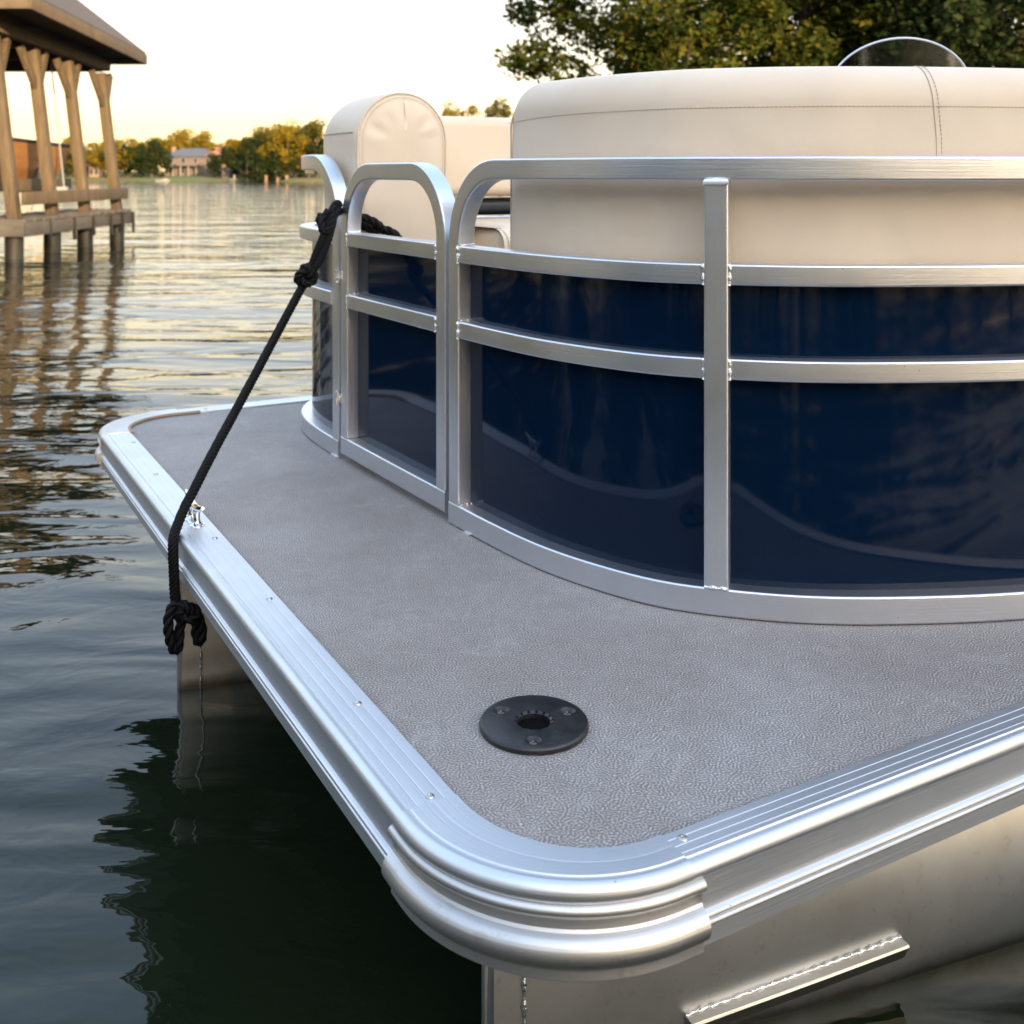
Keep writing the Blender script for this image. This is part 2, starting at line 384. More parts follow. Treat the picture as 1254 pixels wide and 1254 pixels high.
W0 = .05
def arcp(cx, cz, rx, rz, a0, a1, n): return [(cx+rx*math.cos(R(a0+(a1-a0)*k/n)), cz+rz*math.sin(R(a0+(a1-a0)*k/n))) for k in range(n+1)]
def top_prof(h=.004):
    p = [(0, -.004), (.0002, h-.0008), (.001, h)]
    for g in (.011, .0225, .034):
        p += [(g-.0007, h), (g, h-.00042), (g+.0007, h)]
    return p+[(.0405, h), (.0415, h-.0014), (.044, h-.0014), (.0455, h-.0006)]
def trim_prof():
    p = top_prof()+arcp(.0465, -.0055, .0085, .009, 80, -45, 9)
    p += [(.0505, -.0135), (.049, -.0145), (.0485, -.016), (.0485, -.0445)]
    p += arcp(.0490, -.0485, .0045, .0032, 75, -75, 6)+arcp(.0490, -.0560, .0038, .0030, 75, -75, 6)
    return p+[(.0485, -.0605), (.0485, -.077), (.046, -.078), (.0, -.078), (-.0005, -.03)]
def corner_prof():
    p = [(0, -.004), (.0002, .005), (.001, .0058), (.021, .0058), (.0217, .0055), (.0224, .0058), (.0405, .0058), (.0415, .0048), (.044, .0048), (.0455, .0052)]+arcp(.0465, -.0045, .0098, .0102, 80, -50, 9)
    return p+[(.047, -.014), (.0, -.014)]
def cap_prof():
    p = [(.040, -.0125)]+arcp(.0515, -.0175, .0070, .0062, 120, -60, 10)
    p += [(.0525, -.0245), (.0515, -.0270), (.0515, -.0345), (.0530, -.0370)]
    p += arcp(.0505, -.0520, .0140, .0146, 66, -68, 14)+[(.0545, -.0672), (.0540, -.0690), (.0545, -.0770), (.0530, -.0785), (.040, -.0785)]
    return p
def prof_sweep(stations, prof, wave=0):
    bm = bmesh.new(); rings = []
    for I, O, D in stations:
        r = []
        for n, z in prof:
            q = I+(O-I)*(n/W0) if n <= W0 else O+D*(n-W0)
            r.append(Vector((q.x, q.y, z)))
        rings.append(r)
    add_rings(bm, rings); return finish(bm, 'moulding', 28)
def straight(I0, I1, O0, O1, D, n=24):
    return [(I0.lerp(I1, k/n), O0.lerp(O1, k/n), D) for k in range(n+1)]
def corner(c, xi, xo, yi, yo, a0, a1, ext=0, n=32):
    out = []
    for k in range(n+1):
        a = a0+(a1-a0)*k/n
        I = Vector((c.x+abs(xi-c.x)*math.cos(a), c.y+abs(yi-c.y)*math.sin(a)))
        O = Vector((c.x+abs(xo-c.x)*math.cos(a), c.y+abs(yo-c.y)*math.sin(a)))
        out.append((I, O, Vector((math.cos(a)*abs(yo-c.y), math.sin(a)*abs(xo-c.x))).normalized()))
    if ext:
        for idx in (0, -1):
            I, O, D = out[idx]; t = Vector((-D.y, D.x)); prev = out[1 if idx == 0 else -2][1]
            if (O+t*ext-prev).length < (O-t*ext-prev).length: t = -t
            if idx == 0: out.insert(0, (I+t*ext, O+t*ext, D))
            else: out.append((I+t*ext, O+t*ext, D))
    return out
V2 = Vector
front = straight(V2((XI, C1.y+.001)), V2((XI, C2.y-.001)), V2((XO, C1.y+.001)), V2((XO, C2.y-.001)), V2((-1, 0)))
side = straight(V2((C1.x+.001, YI)), V2((XEND, YI)), V2((C1.x+.001, YO)), V2((XEND, YO)), V2((0, -1)), 40)
farside = straight(V2((C2.x+.001, YIF)), V2((XEND, YIF)), V2((C2.x+.001, YOF)), V2((XEND, YOF)), V2((0, 1)), 40)
for st in (front, side, farside): part('edge_trim', prof_sweep(st, trim_prof()), M['trim'])
part('corner_trim', prof_sweep(corner(C1, XI, XO, YI, YO, PI, 1.5*PI, .012), corner_prof()), M['trim'])
part('corner_cap', prof_sweep(corner(C1, XI, XO, YI, YO, PI, 1.5*PI, .024), cap_prof()), M['cap'])
o = part('corner_trim', prof_sweep(corner(C2, XI, XO, YIF, YOF, PI, .5*PI, .012), corner_prof()), M['cap']); o['label'] = 'duller grey corner moulding edged in tan'
part('corner_cap', prof_sweep(corner(C2, XI, XO, YIF, YOF, PI, .5*PI, .012), cap_prof()), M['cap'])
bm = bmesh.new()
pp = [V2((XI+.002, C2.y-.03))]+arc_in(C2, XI+.002, YIF-.002, PI, .5*PI)+[V2((C2.x+.06, YIF-.002))]
add_tube(bm, [Vector((p.x, p.y, .0042)) for p in pp], .0042, 8); part('edge_seal', finish(bm, 'seal'), M['tan'])

# trim screws
def screw_mesh(r=.0048):
    bm = bmesh.new()
    lathe(bm, [(r*1.05, -.001), (r, .0006), (r*.8, .0016), (r*.45, .0021), (r*.40, .0021), (r*.30, .0010), (.0002, .0010)], seg=16)
    return finish(bm, 'screw', 50)
sm = screw_mesh()
for x, y in [(.46, 2.303), (.466, 1.85), (.468, 1.547), (.465, 1.192), (.458, .979), (.633, .8025), (1.75, .800), (2.4, .800), (.47, 2.60), (.455, 2.76), (.70, 2.875), (1.0, 2.875)]:
    link('screw', sm, M['screw'], boat, Vector((x, y, .0040))-BASE)

# ------------------------------------------------------------ fence: paths as plan curves, everything built in (s, z) on them
class Path:
    def __init__(s, pts):
        c = catmull([Vector((x, y, 0)) for x, y in pts], 16); s.P = c; s.S = [0]
        for a, b in zip(c, c[1:]): s.S.append(s.S[-1]+(b-a).length)
        s.Sa = np.array(s.S); s.X = np.array([p.x for p in c]); s.Y = np.array([p.y for p in c]); s.L = s.S[-1]
    def at(s, t):
        if t < 0:
            p = Vector((s.X[0], s.Y[0], 0)); d = s.tan(0); return p+d*t
        return Vector((np.interp(t, s.Sa, s.X), np.interp(t, s.Sa, s.Y), 0))
    def tan(s, t):
        t = max(.004, min(s.L-.004, t)); a = s.at(t-.004); b = s.at(t+.004); return (b-a).normalized()
    def pos(s, t, n, z):
        T = s.tan(t); return s.at(t)+Vector((-T.y, T.x, 0))*n*s.sgn+Vector((0, 0, z))
    sgn = 1
    def s_at_px(s, px):
        best = min(((abs((lambda q: 627+F*q.x/q.y)(to_world(p.x, p.y))-px)), t) for p, t in zip(s.P, s.S) if t < 1.6); return best[1]
main = Path([(.849, 1.738), (.856, 1.60), (.870, 1.47), (.898, 1.36), (.942, 1.256), (1.005, 1.178), (1.09, 1.103), (1.20, 1.038), (1.36, .968), (1.56, .912), (1.82, .874), (2.2, .858), (3.2, .855), (6.4, .855)])
gate = Path([(.832, 2.235), (.837, 2.07), (.842, 1.91), (.848, 1.748)])
left = Path([(.832, 2.247), (.831, 2.36), (.838, 2.48), (.862, 2.585), (.915, 2.68), (1.0, 2.745), (1.12, 2.785), (1.3, 2.80), (2.2, 2.805), (6.4, 2.805)])
left.sgn = -1
def tube_sz(P, pts, w=.034, d=.034, n0=0, bm=None, r=.0035, endcap=True, sharp=None):
    """square tube whose centre line runs through pts (s, z) on the fence surface; n0 = set-in of its outer face"""
    own = bm is None
    if own: bm = bmesh.new()
    rings = []
    sec = []
    for cx, cy, a0 in ((w/2-r, d-r, 0), (-w/2+r, d-r, 90), (-w/2+r, r, 180), (w/2-r, r, 270)):
        for k in range(4): a = R(a0+30*k); sec.append((cx+r*math.cos(a), cy+r*math.sin(a)))
    for i, (s, z) in enumerate(pts):
        a = pts[max(0, i-1)]; b = pts[min(len(pts)-1, i+1)]
        t = Vector((b[0]-a[0], b[1]-a[1])).normalized(); q = Vector((-t.y, t.x))
        rings.append([P.pos(s+q.x*u, n0+v, z+q.y*u) for u, v in sec])
    add_rings(bm, rings)
    if own: return finish(bm, 'tube', 40)
def line_sz(a, b, step=.02):
    n = max(1, int(math.hypot(b[0]-a[0], b[1]-a[1])/step)); return [(a[0]+(b[0]-a[0])*k/n, a[1]+(b[1]-a[1])*k/n) for k in range(n+1)]
def arch_sz(cs, cz, rs, rz, a0, a1, n=14): return [(cs+rs*math.cos(R(a0+(a1-a0)*k/n)), cz+rz*math.sin(R(a0+(a1-a0)*k/n))) for k in range(n+1)]
def panel(P, s0, s1, z0, z1, n=.026, th=.004, wob=0):
    bm = bmesh.new(); N = max(8, int((s1-s0)/.03)); rings = []
    for k in range(N+1):
        s = s0+(s1-s0)*k/N; nn = n+wob*math.sin(s*9)
        rings.append([P.pos(s, nn, z0), P.pos(s, nn, (z0+z1)/2), P.pos(s, nn, z1), P.pos(s, nn+th, z1), P.pos(s, nn+th, z0)])
    add_rings(bm, rings); return finish(bm, 'panel', 50)
def weld_ring(bm, P, s, z, along, half=.017, n=.0, r=.0028):
    """a lumpy fillet where two tubes meet: along 's' or 'z'"""
    pts = []
    for k in range(9):
        t = -half+2*half*k/8; j = .0006*math.sin(k*2.3)
        pts.append(P.pos(s+(t if along == 's' else j), n-.0005, z+(t if along == 'z' else j)))
    add_tube(bm, pts, lambda t: r*(1+.35*math.sin(t*37)), 8)

HW = .017
ZT, Z2, Z1, ZB = .6265, .4785, .3465, .0205
bars = []
# --- main curved section
fence = part('fence_section', tube_sz(main, line_sz((0, ZB), (5.2, ZB), .025), .039, .036), M['rail'])
def sub(name, me, mt, p): return wn(link(name, me, mt, p), mt)
top = line_sz((HW, .040), (HW, ZT-.13), .03)+arch_sz(HW+.135, ZT-.13, .135, .13, 180, 90)[1:]+line_sz((HW+.135, ZT), (5.2, ZT), .025)[1:]
sub('top_rail', tube_sz(main, top), M['rail'], fence)
sub('rail', tube_sz(main, line_sz((.034, Z2), (5.2, Z2), .025), .030, .032, .001), M['rail'], fence)
sub('rail', tube_sz(main, line_sz((.034, Z1), (5.2, Z1), .025), .030, .032, .001), M['rail'], fence)
SP = main.s_at_px(875)
posts = [SP, SP+.78, SP+1.56, SP+2.4, SP+3.2]
for i, s in enumerate(posts):
    sub('post', tube_sz(main, line_sz((s, .041), (s, .606), .05), .034, .036, -.005), M['rail'], fence)
    for ds, zz, al, hf, nn in ((-HW-.001, Z2, 'z', .015, 0), (HW+.001, Z2, 'z', .015, 0), (-HW-.001, Z1, 'z', .015, 0), (HW+.001, Z1, 'z', .015, 0), (0, .042, 's', .016, -.004)):
        bm = bmesh.new(); weld_ring(bm, main, s+ds, zz, al, hf, nn); sub('weld', finish(bm, 'weld', 60), M['weld'], fence)
    # rounded cap over the post head
    bm = bmesh.new(); rings = []
    for k in range(7):
        z = .604+.010*math.sin(PI/2*k/6); q = math.cos(PI/2*k/6)*.5+.5
        rings.append([main.pos(s+u*q, -.006+v*1.0 if v > 0 else -.007*q-.001, z) for u, v in ((-.0185, 0), (0, 0), (.0185, 0), (.0185, .02), (-.0185, .02))])
    add_rings(bm, rings); sub('post_cap', finish(bm, 'cap', 60), M['rail'], fence)
for zz in (Z2, Z1): bm = bmesh.new(); weld_ring(bm, main, .035, zz, 'z', .015); sub('weld', finish(bm, 'weld', 60), M['weld'], fence)
for zz, a in ((Z2+.016, 1), (Z1+.016, 1), (ZB+.02, 1)):
    bm = bmesh.new(); pts = [main.pos(.036, .002+.030*k/8, zz+.0006*math.sin(k*2)) for k in range(9)]; add_tube(bm, pts, lambda t: .0025*(1+.4*math.sin(t*31)), 8)
    sub('weld', finish(bm, 'weld', 60), M['weld'], fence)
edges = [HW]+posts+[5.2]
for a, b in zip(edges, edges[1:]):
    sub('panel', panel(main, a+.004, b-.004, .02, Z2), M['navy'], fence)
# mounting feet under the rail
for s in (.06,):
    bm = bmesh.new(); rings = [[main.pos(s+ds, -.005, 0), main.pos(s+ds, .02, 0), main.pos(s+ds, .02, .003), main.pos(s+ds, -.004, .003)] for ds in (0, .010, .020)]
    add_rings(bm, rings); sub('foot', finish(bm, 'foot'), M['rail'], fence)
# --- gate
GL = gate.L
g = part('gate', tube_sz(gate, line_sz((.003, .034), (GL-.003, .034)), .038, .034), M['rail'])
rg = .125
top = line_sz((.003+HW, .054), (.003+HW, ZT-.003-rg), .03)+arch_sz(.003+HW+rg, ZT-.003-rg, rg, rg, 180, 90)[1:]+line_sz((.003+HW+rg, ZT-.003), (GL-.003-HW-rg, ZT-.003), .02)[1:]+arch_sz(GL-.003-HW-rg, ZT-.003-rg, rg, rg, 90, 0)[1:]+line_sz((GL-.003-HW, ZT-.003-rg), (GL-.003-HW, .054), .03)[1:]
sub('gate_frame', tube_sz(gate, top), M['rail'], g)
for z in (Z2, Z1): sub('rail', tube_sz(gate, line_sz((.037, z), (GL-.037, z)), .030, .032, .001), M['rail'], g)
sub('panel', panel(gate, .02, GL-.02, .04, Z2), M['navy'], g)
for zz in (Z2, Z1):
    for ss in (.0375, GL-.0375):
        bm = bmesh.new(); weld_ring(bm, gate, ss, zz, 'z', .014, 0, .002)
        pts = [gate.pos(ss, .002+.030*k/8, zz+.016+.0006*math.sin(k*2)) for k in range(9)]; add_tube(bm, pts, lambda t: .002*(1+.4*math.sin(t*31)), 8)
        sub('weld', finish(bm, 'weld', 60), M['weld'], g)
for z in (.135, .40):
    bm = bmesh.new(); q = gate.pos(-.004, -.004, z)
    add_tube(bm, [q+Vector((0, 0, -.016)), q+Vector((0, 0, .016))], .0045, 10); add_box(bm, gate.pos(.008, -.0015, z), (.003, .02, .018)); add_box(bm, gate.pos(-.018, -.0015, z), (.003, .02, .018))
    sub('hinge', finish(bm, 'hinge'), M['weld'], g)
# --- section left of the gate, turning away round the far corner
lf = part('fence_section', tube_sz(left, line_sz((0, ZB), (4.9, ZB), .02), .039, .036), M['rail'])
ZTL = .645
top = line_sz((HW, .040), (HW, ZTL-.16), .03)+arch_sz(HW+.16, ZTL-.16, .16, .16, 180, 90)[1:]+line_sz((HW+.16, ZTL), (4.9, ZTL), .02)[1:]
sub('top_rail', tube_sz(left, top, .036), M['rail'], lf)
for z in (Z2, Z1): sub('rail', tube_sz(left, line_sz((.034, z), (4.9, z), .02), .030, .036, -.004), M['rail'], lf)
for s in (.62, 1.5, 2.4, 3.3): sub('post', tube_sz(left, line_sz((s, .041), (s, .626), .05), .034, .03, .002), M['rail'], lf)
for a, b in zip((HW, .62, 1.5, 2.4, 3.3), (.62, 1.5, 2.4, 3.3, 4.9)): sub('panel', panel(left, a+.004, b-.004, .02, Z2), M['navy'], lf)
bm = bmesh.new(); add_box(bm, left.pos(.018, .014, .002), (.036, .034, .0045), Matrix.Rotation(.02, 3, 'Z')); sub('foot', finish(bm, 'foot'), M['rail'], lf)

# ------------------------------------------------------------ seats
def seat_back(P, s0, s1, n0, n1, zb, zt, rtop, step=.012, end=.045, squash=1.0, taper=0, z_of=None, rlow=.03):
    """upholstered back: a padded arch section swept along the fence, its ends rounded like a cushion"""
    def section(inset, zdrop):
        a = n0+inset; b = n1-inset; zt_ = zt-zdrop; zb_ = zb+inset*.5; tp_ = taper*min(1, (b-a)/2/.1); c = []
        w = (b-a)/2; mid = (a+b)/2; ra = min(rtop, w)
        c.append((a+rlow*.3+tp_, zb_)); 
        for k in range(1, 6): c.append((a+tp_*(1-k/6)-.004*math.sin(PI*k/6), zb_+(zt_-ra*squash-zb_)*k/6))
        for k in range(0, 13): t = PI-(PI/2)*k/12; c.append((a+ra+ra*math.cos(t), zt_-ra*squash+ra*squash*math.sin(t)))
        for k in range(0, 13): t = PI/2-(PI/2)*k/12; c.append((b-ra+ra*math.cos(t), zt_-ra*squash+ra*squash*math.sin(t)))
        for k in range(5, 0, -1): c.append((b-tp_*(1-k/6)+.004*math.sin(PI*k/6), zb_+(zt_-ra*squash-zb_)*k/6))
        c.append((b-rlow*.3-tp_, zb_)); return c
    bm = bmesh.new(); rings = []
    N = int((s1-s0)/step)
    ss = [s0+end*(1-math.cos(PI/2*k/6)) for k in range(7)]
    ss = [s0+end*x for x in (0, .03, .10, .22, .40, .65)]+[s0+end+(s1-s0-2*end)*k/N for k in range(N+1)]+[s1-end*x for x in (.65, .40, .22, .10, .03, 0)]
    for ins in (.070, .058, .046, .034, .022, .012, .005):
        ds = -.013*(1-max(0, (.075-ins)/.075)**2)**.8 if n1-n0 > .2 else -.006*ins/.08
        pleat = .0021*math.sin(PI*min(1, ins/.05)) if n1-n0 > .2 else 0
        rings.append([P.pos(s0+ds+pleat*(math.sin(j*1.55)+.6*math.sin(j*.8)), n, z) for j, (n, z) in enumerate(section(min(end*.62+ins, (n1-n0)/2-.012), end*.85+ins))])
    for s in ss:
        e = min(s-s0, s1-s, end)/end; q = 1-math.sqrt(max(0, 1-(1-e)**2))
        sec = section(end*.62*q, end*.85*q)
        rings.append([P.pos(s, n, z) for n, z in sec])
    add_rings(bm, rings); return finish(bm, 'seat_back', 75)
S0 = min((abs((lambda q: 627+F*q.x/q.y)(to_world(*main.pos(k*.004, .075, 0)))-626), k*.004) for k in range(0, 120))[1]-.008
sb = part('seat_back', seat_back(main, S0, 4.4, .062, .235, .22, .778, .062, end=.055, squash=1.0), M['seat'])
def stitches(P, pts, L=.0042, gap=.0026, r=.00055):
    """pts: list of 3-D points; a row of dashes lying on it"""
    bm = bmesh.new(); q = resample(pts, .0008); i = 0; a = int(L/.0008); g_ = int(gap/.0008)
    while i+a < len(q):
        add_tube(bm, [q[i], q[i+a//2], q[i+a]], r, 5); i += a+g_
    return finish(bm, 'stitches', 80)
def seam_tube(pts, r): 
    bm = bmesh.new(); add_tube(bm, pts, r, 6); return finish(bm, 'seam', 80)
zs = .7155; ns = .0612
hs = [main.pos(S0+.02+k*.01, ns-.0001, zs-.010*math.exp(-((k*.01)/.10)) ) for k in range(0, 260)]
sub('stitching', stitches(main, hs), M['stitch'], sb)
SV = main.s_at_px(1168)
def vseam(ds):
    pts = [main.pos(SV+ds+.004, .0605, .23+.44*k/20) for k in range(0, 21)]
    for k in range(0, 13):
        t = PI-(PI/2)*k/12; pts.append(main.pos(SV+ds-.002*math.sin(k/12*PI), .062+.062+.0626*math.cos(t)-0, .778-.062+.0626*math.sin(t)))
    return pts
sub('seam', seam_tube(vseam(0), .0009), M['stitch'], sb)
for ds in (.008,): sub('stitching', stitches(main, vseam(ds)[19:], r=.0008), M['stitch'], sb)
# piping round its left end
pip = [main.pos(S0+.022, .0655, .30+.40*k/10) for k in range(11)]+[main.pos(S0+.022+.018*(k/8), .0655+.055*(1-math.cos(k/8*PI/2)), .70+.062*math.sin(k/8*PI/2)) for k in range(1, 9)]
sub('piping', seam_tube(pip, .0016), M['pipe'], sb)
# seat cushion of the near lounge
def cushion(x0, x1, y0, y1, z0, z1, r=.035):
    bm = bmesh.new(); add_box(bm, ((x0+x1)/2, (y0+y1)/2, (z0+z1)/2), (x1-x0, y1-y0, z1-z0))
    bmesh.ops.bevel(bm, geom=list(bm.edges), offset=r, segments=6, affect='EDGES', profile=.5)
    return finish(bm, 'cushion', 60)
def cushion_on(P, s0, s1, n0, n1, z0, z1):
    return seat_back(P, s0, s1, n0, n1, z0, z1, .04, end=.06)
sc_ = part('seat_cushion', cushion_on(main, S0-.06, 2.4, .20, .62, .36, .505), M['seat'])
part('seat_base', panel(main, S0+.05, 2.3, .02, .37, n=.12, th=.4), M['seat'])
# left bolster
lb = part('seat_back', seat_back(left, .028, .58, .054, .282, .12, .806, .114, end=.022, squash=1.0, taper=.020), M['seat'])
def bol_ring(off=0):
    n0, n1, zt, ra = .054+off, .282-off, .806-off, .114-off; pts = []
    sx = .031
    for k in range(0, 9): pts.append((n0+.02*(1-(k+1)/9), .20+(zt-ra-.20)*k/9))
    for k in range(0, 25): t = PI-PI*k/24; pts.append(((n0+n1)/2+ra*math.cos(t), zt-ra+ra*math.sin(t)))
    for k in range(8, -1, -1): pts.append((n1-.02*(1-(k+1)/9), .20+(zt-ra-.20)*k/9))
    return [left.pos(sx, n, z) for n, z in pts]
sub('piping', seam_tube(bol_ring(.0045), .0020), M['seat'], lb)
sub('stitching', stitches(left, [p+Vector((0, -.0055, 0)) for p in bol_ring(.014)], r=.0007), M['stitch'], lb)
sub('seam', seam_tube([left.pos(.05+.01*k, .0535, .712) for k in range(0, 44)], .0011), M['stitch'], lb)
part('seat_cushion', cushion_on(left, .10, .9, .24, .60, .34, .49), M['seat'])
# far lounge along the far side
fb = part('seat_back', cushion(1.20, 2.75, 2.585, 2.70, .558, .772, .03), M['seat'])
sub('bolster_roll', cushion(1.10, 2.9, 2.62, 2.70, .505, .552, .020), M['navyseat'], fb)
part('seat_cushion', cushion(1.62, 2.6, 2.20, 2.60, .40, .515, .035), M['seat'])
part('seat_cushion', cushion(1.22, 1.60, 2.22, 2.60, .40, .50, .035), M['seat'])
part('seat_base', cushion(1.25, 2.6, 2.26, 2.60, .005, .39, .01), M['seat'])
# helm console and its windscreen
part('helm_console', cushion(2.30, 2.75, 1.10, 1.60, .005, .74, .05), M['seat'])
dm = 2.35
bm = bmesh.new(); rings = []
c0 = to_boat(W(1103, 100, dm)); hw = .152
def scr(u, off):      # u 0..pi over the top
    x = -math.cos(u)*hw; z = .80+(.908-.80)*math.sin(u)
    bow = .025*(1-(x/hw)**2)
    q = to_world(c0.x, c0.y)+Vector((x, -bow-off, 0)); q.z = z; return to_boat(q)
N = 30
outer = [scr(PI*k/N, 0) for k in range(N+1)]
rings = []
for k in range(N+1):
    p = scr(PI*k/N, 0); b0 = Vector((p.x, p.y, .70)); rings.append([p, p.lerp(b0, .5), b0])
add_rings(bm, rings, closed=False, caps=False); ws = part('windscreen', finish(bm, 'screen', 60), M['glass'])
bm = bmesh.new(); add_tube(bm, outer, .0022, 8); sub('rim', finish(bm, 'rim'), M['rail'], ws)

# ------------------------------------------------------------ table base flange on the deck
fc = Vector((.6205, 1.052, 0))
def bool_disc():
    bm = bmesh.new()
    lathe(bm, [(.0001, .0), (.0600, .0), (.0612, .0012), (.0612, .0052), (.0598, .0072), (.0580, .0080), (.0001, .0080)], seg=96)
    me = finish(bm, 'disc', 30); a = bpy.data.objects.new('t_disc', me); C.objects.link(a)
    cut = bmesh.new()
    lathe(cut, [(.0001, -.002), (.0185, -.002), (.0185, .0060), (.0225, .0090), (.0001, .0090)], seg=64)
    for k in range(14):
        t = 2*PI*k/14; add_box(cut, (.0205*math.cos(t), .0205*math.sin(t), .0075), (.0030, .0030, .006), Matrix.Rotation(t, 3, 'Z'))
    for k in range(3):
        t = R(-92-29.4)+2*PI*k/3
        cx, cy = .0435*math.cos(t), .0435*math.sin(t)
        lathe(cut, [(.0001, .0040), (.0050, .0040), (.0098, .0086), (.0098, .0095), (.0001, .0095)], (cx, cy, 0), 32)
    mc = finish(cut, 'cut', 30); b_ = bpy.data.objects.new('t_cut', mc); C.objects.link(b_)
    md = a.modifiers.new('b', 'BOOLEAN'); md.operation = 'DIFFERENCE'; md.object = b_; md.solver = 'EXACT'; md.use_self = True
    dg = bpy.context.evaluated_depsgraph_get(); me2 = bpy.data.meshes.new_from_object(a.evaluated_get(dg))
    bpy.data.objects.remove(a); bpy.data.objects.remove(b_)
    bm = bmesh.new(); bm.from_mesh(me2); return finish(bm, 'table_base', 25)
tb = link('table_base', bool_disc(), M['plastic'], boat, fc-BASE)
bm = bmesh.new(); lathe(bm, [(.0001, .0004), (.0184, .0004), (.0184, .0010), (.0001, .0010)], seg=32); sub('socket_shade', finish(bm, 'socket_shade'), M['dark'], tb)  # black disc painted as the shade down the centre hole
for k in range(3):
    t = R(-92-29.4)+2*PI*k/3
    o = link('screw', screw_mesh(.0050), M['darkscrew'], tb, Vector((.0435*math.cos(t), .0435*math.sin(t), .0042)))

# ------------------------------------------------------------ cleat
cb = to_boat(W(240, 645, 828.3/433)); cb.z = .004
bm = bmesh.new()
lathe(bm, [(.013, 0), (.013, .002), (.009, .0035), (.0065, .006), (.0055, .012), (.0055, .022), (.0075, .026), (.0001, .027)], cb+Vector((0, -.006, 0)), 24)
lathe(bm, [(.013, 0), (.013, .002), (.009, .0035), (.0065, .006), (.0055, .012), (.0055, .022), (.0075, .026), (.0001, .027)], cb+Vector((0, .034, 0)), 24)
add_box(bm, cb+Vector((0, .014, .0012)), (.020, .062, .0022), bev=.0008)
cl = part('cleat', finish(bm, 'cleat', 40), M['chrome'])
bm = bmesh.new()
horn = [cb+Vector((0, y, .030+.010*abs((y-.014)/.06)**2)) for y in [-.048+.124*k/16 for k in range(17)]]
add_tube(bm, horn, lambda t: .0062*(1-.55*abs(2*t-1)**3), 14); sub('horn', finish(bm, 'horn'), M['chrome'], cl)

# ------------------------------------------------------------ pontoons
def pontoon(yc, x0, strake=False):
    hw_, hh, zc = .20, .27, -.385
    LN = 1.0
    bm = bmesh.new(); rings = []
    xs = [0, .004, .03, .07, .12, .2, .3, .42, .55, .7, .85, 1.1, 2, 4, 6]
    for dx in xs:
        t = min(1, dx/LN); wv = .014+(hw_-.014)*(.75*t+.25*math.sin(t*PI/2)); hb = hh*(.86+.14*t)
        ex = .75+.25*t
        r = []
        for k in range(40):
            a = 2*PI*k/40; c_, s_ = math.cos(a), math.sin(a)
            r.append(Vector((x0+dx-.012*(max(0, -s_)) * (1-t), yc+wv*math.copysign(abs(c_)**(2-ex if t < 1 else 1), c_), zc+hb*math.copysign(abs(s_)**ex, s_))))
        rings.append(r)
    add_rings(bm, rings); p = part('pontoon', finish(bm, 'pontoon', 50), M['pontoon'])
    # folded nose blade with its weld
    def side(dx, z, off=.0012):
        t = min(1, dx/LN); wv = .014+(hw_-.014)*(.75*t+.25*math.sin(t*PI/2)); hb = hh*(.86+.14*t); ex = .75+.25*t
        s_ = max(-1, min(1, ((z-zc)/hb))); sa = math.copysign(abs(s_)**(1/ex), s_); c_ = math.sqrt(max(0, 1-sa*sa))
        return Vector((x0+dx, yc-(wv*c_**(2-ex if t < 1 else 1)+off), z))
    bm = bmesh.new()
    pts = [side(.036, -.14-.5*k/60, .0015) for k in range(61)]
    add_tube(bm, pts, lambda t: .0028*(1+.5*math.sin(t*260)), 6); sub('weld_seam', finish(bm, 'weld', 60), M['weld'], p)
    bm = bmesh.new(); add_box(bm, (x0-.002, yc, -.40), (.012, .010, .54), bev=.003); sub('nose_blade', finish(bm, 'blade'), M['blade'], p)
    if strake:
        bm = bmesh.new(); rings = []
        a_, b_ = .245, .56
        for k in range(25):
            dx = a_+(b_-a_)*k/24; q = side(dx, SZ(dx)); e = min(1, (k+.0)/3, (24-k)/3); out_ = .013
            q1 = side(dx, SZ(dx)); q2 = side(dx, SZ(dx)-.019)
            rings.append([q1+Vector((0, .004, .003)), q1+Vector((0, -out_, .001)), q1+Vector((0, -out_-.0015, -.002)), q1+Vector((0, -out_+.002, -.0075)), q2+Vector((0, -.003-out_*.25, -.002)), q2+Vector((0, .004, -.004))])
        add_rings(bm, rings); sk = sub('lifting_strake', finish(bm, 'strake', 25), M['blade'], p)
        bm = bmesh.new(); pts = [side(a_+(b_-a_)*k/60, SZ(a_+(b_-a_)*k/60)+.004, .001+.0008*math.sin(k*1.9)) for k in range(61)]
        add_tube(bm, pts, lambda t: .0024*(1+.35*math.sin(t*120)), 6)
        sub('weld_seam', finish(bm, 'weld', 60), M['weld'], p)
    return p
SZ = lambda dx: -.438+.09*(dx-.25)
pontoon(1.15, .615, True)
pontoon(2.36, .523)
for k in range(9):
    bm = bmesh.new(); x = .72+.6*k
    add_box(bm, (x, 1.845, -.080), (.05, 2.0, .09), bev=.004); part('cross_beam', finish(bm, 'beam'), M['trim'])

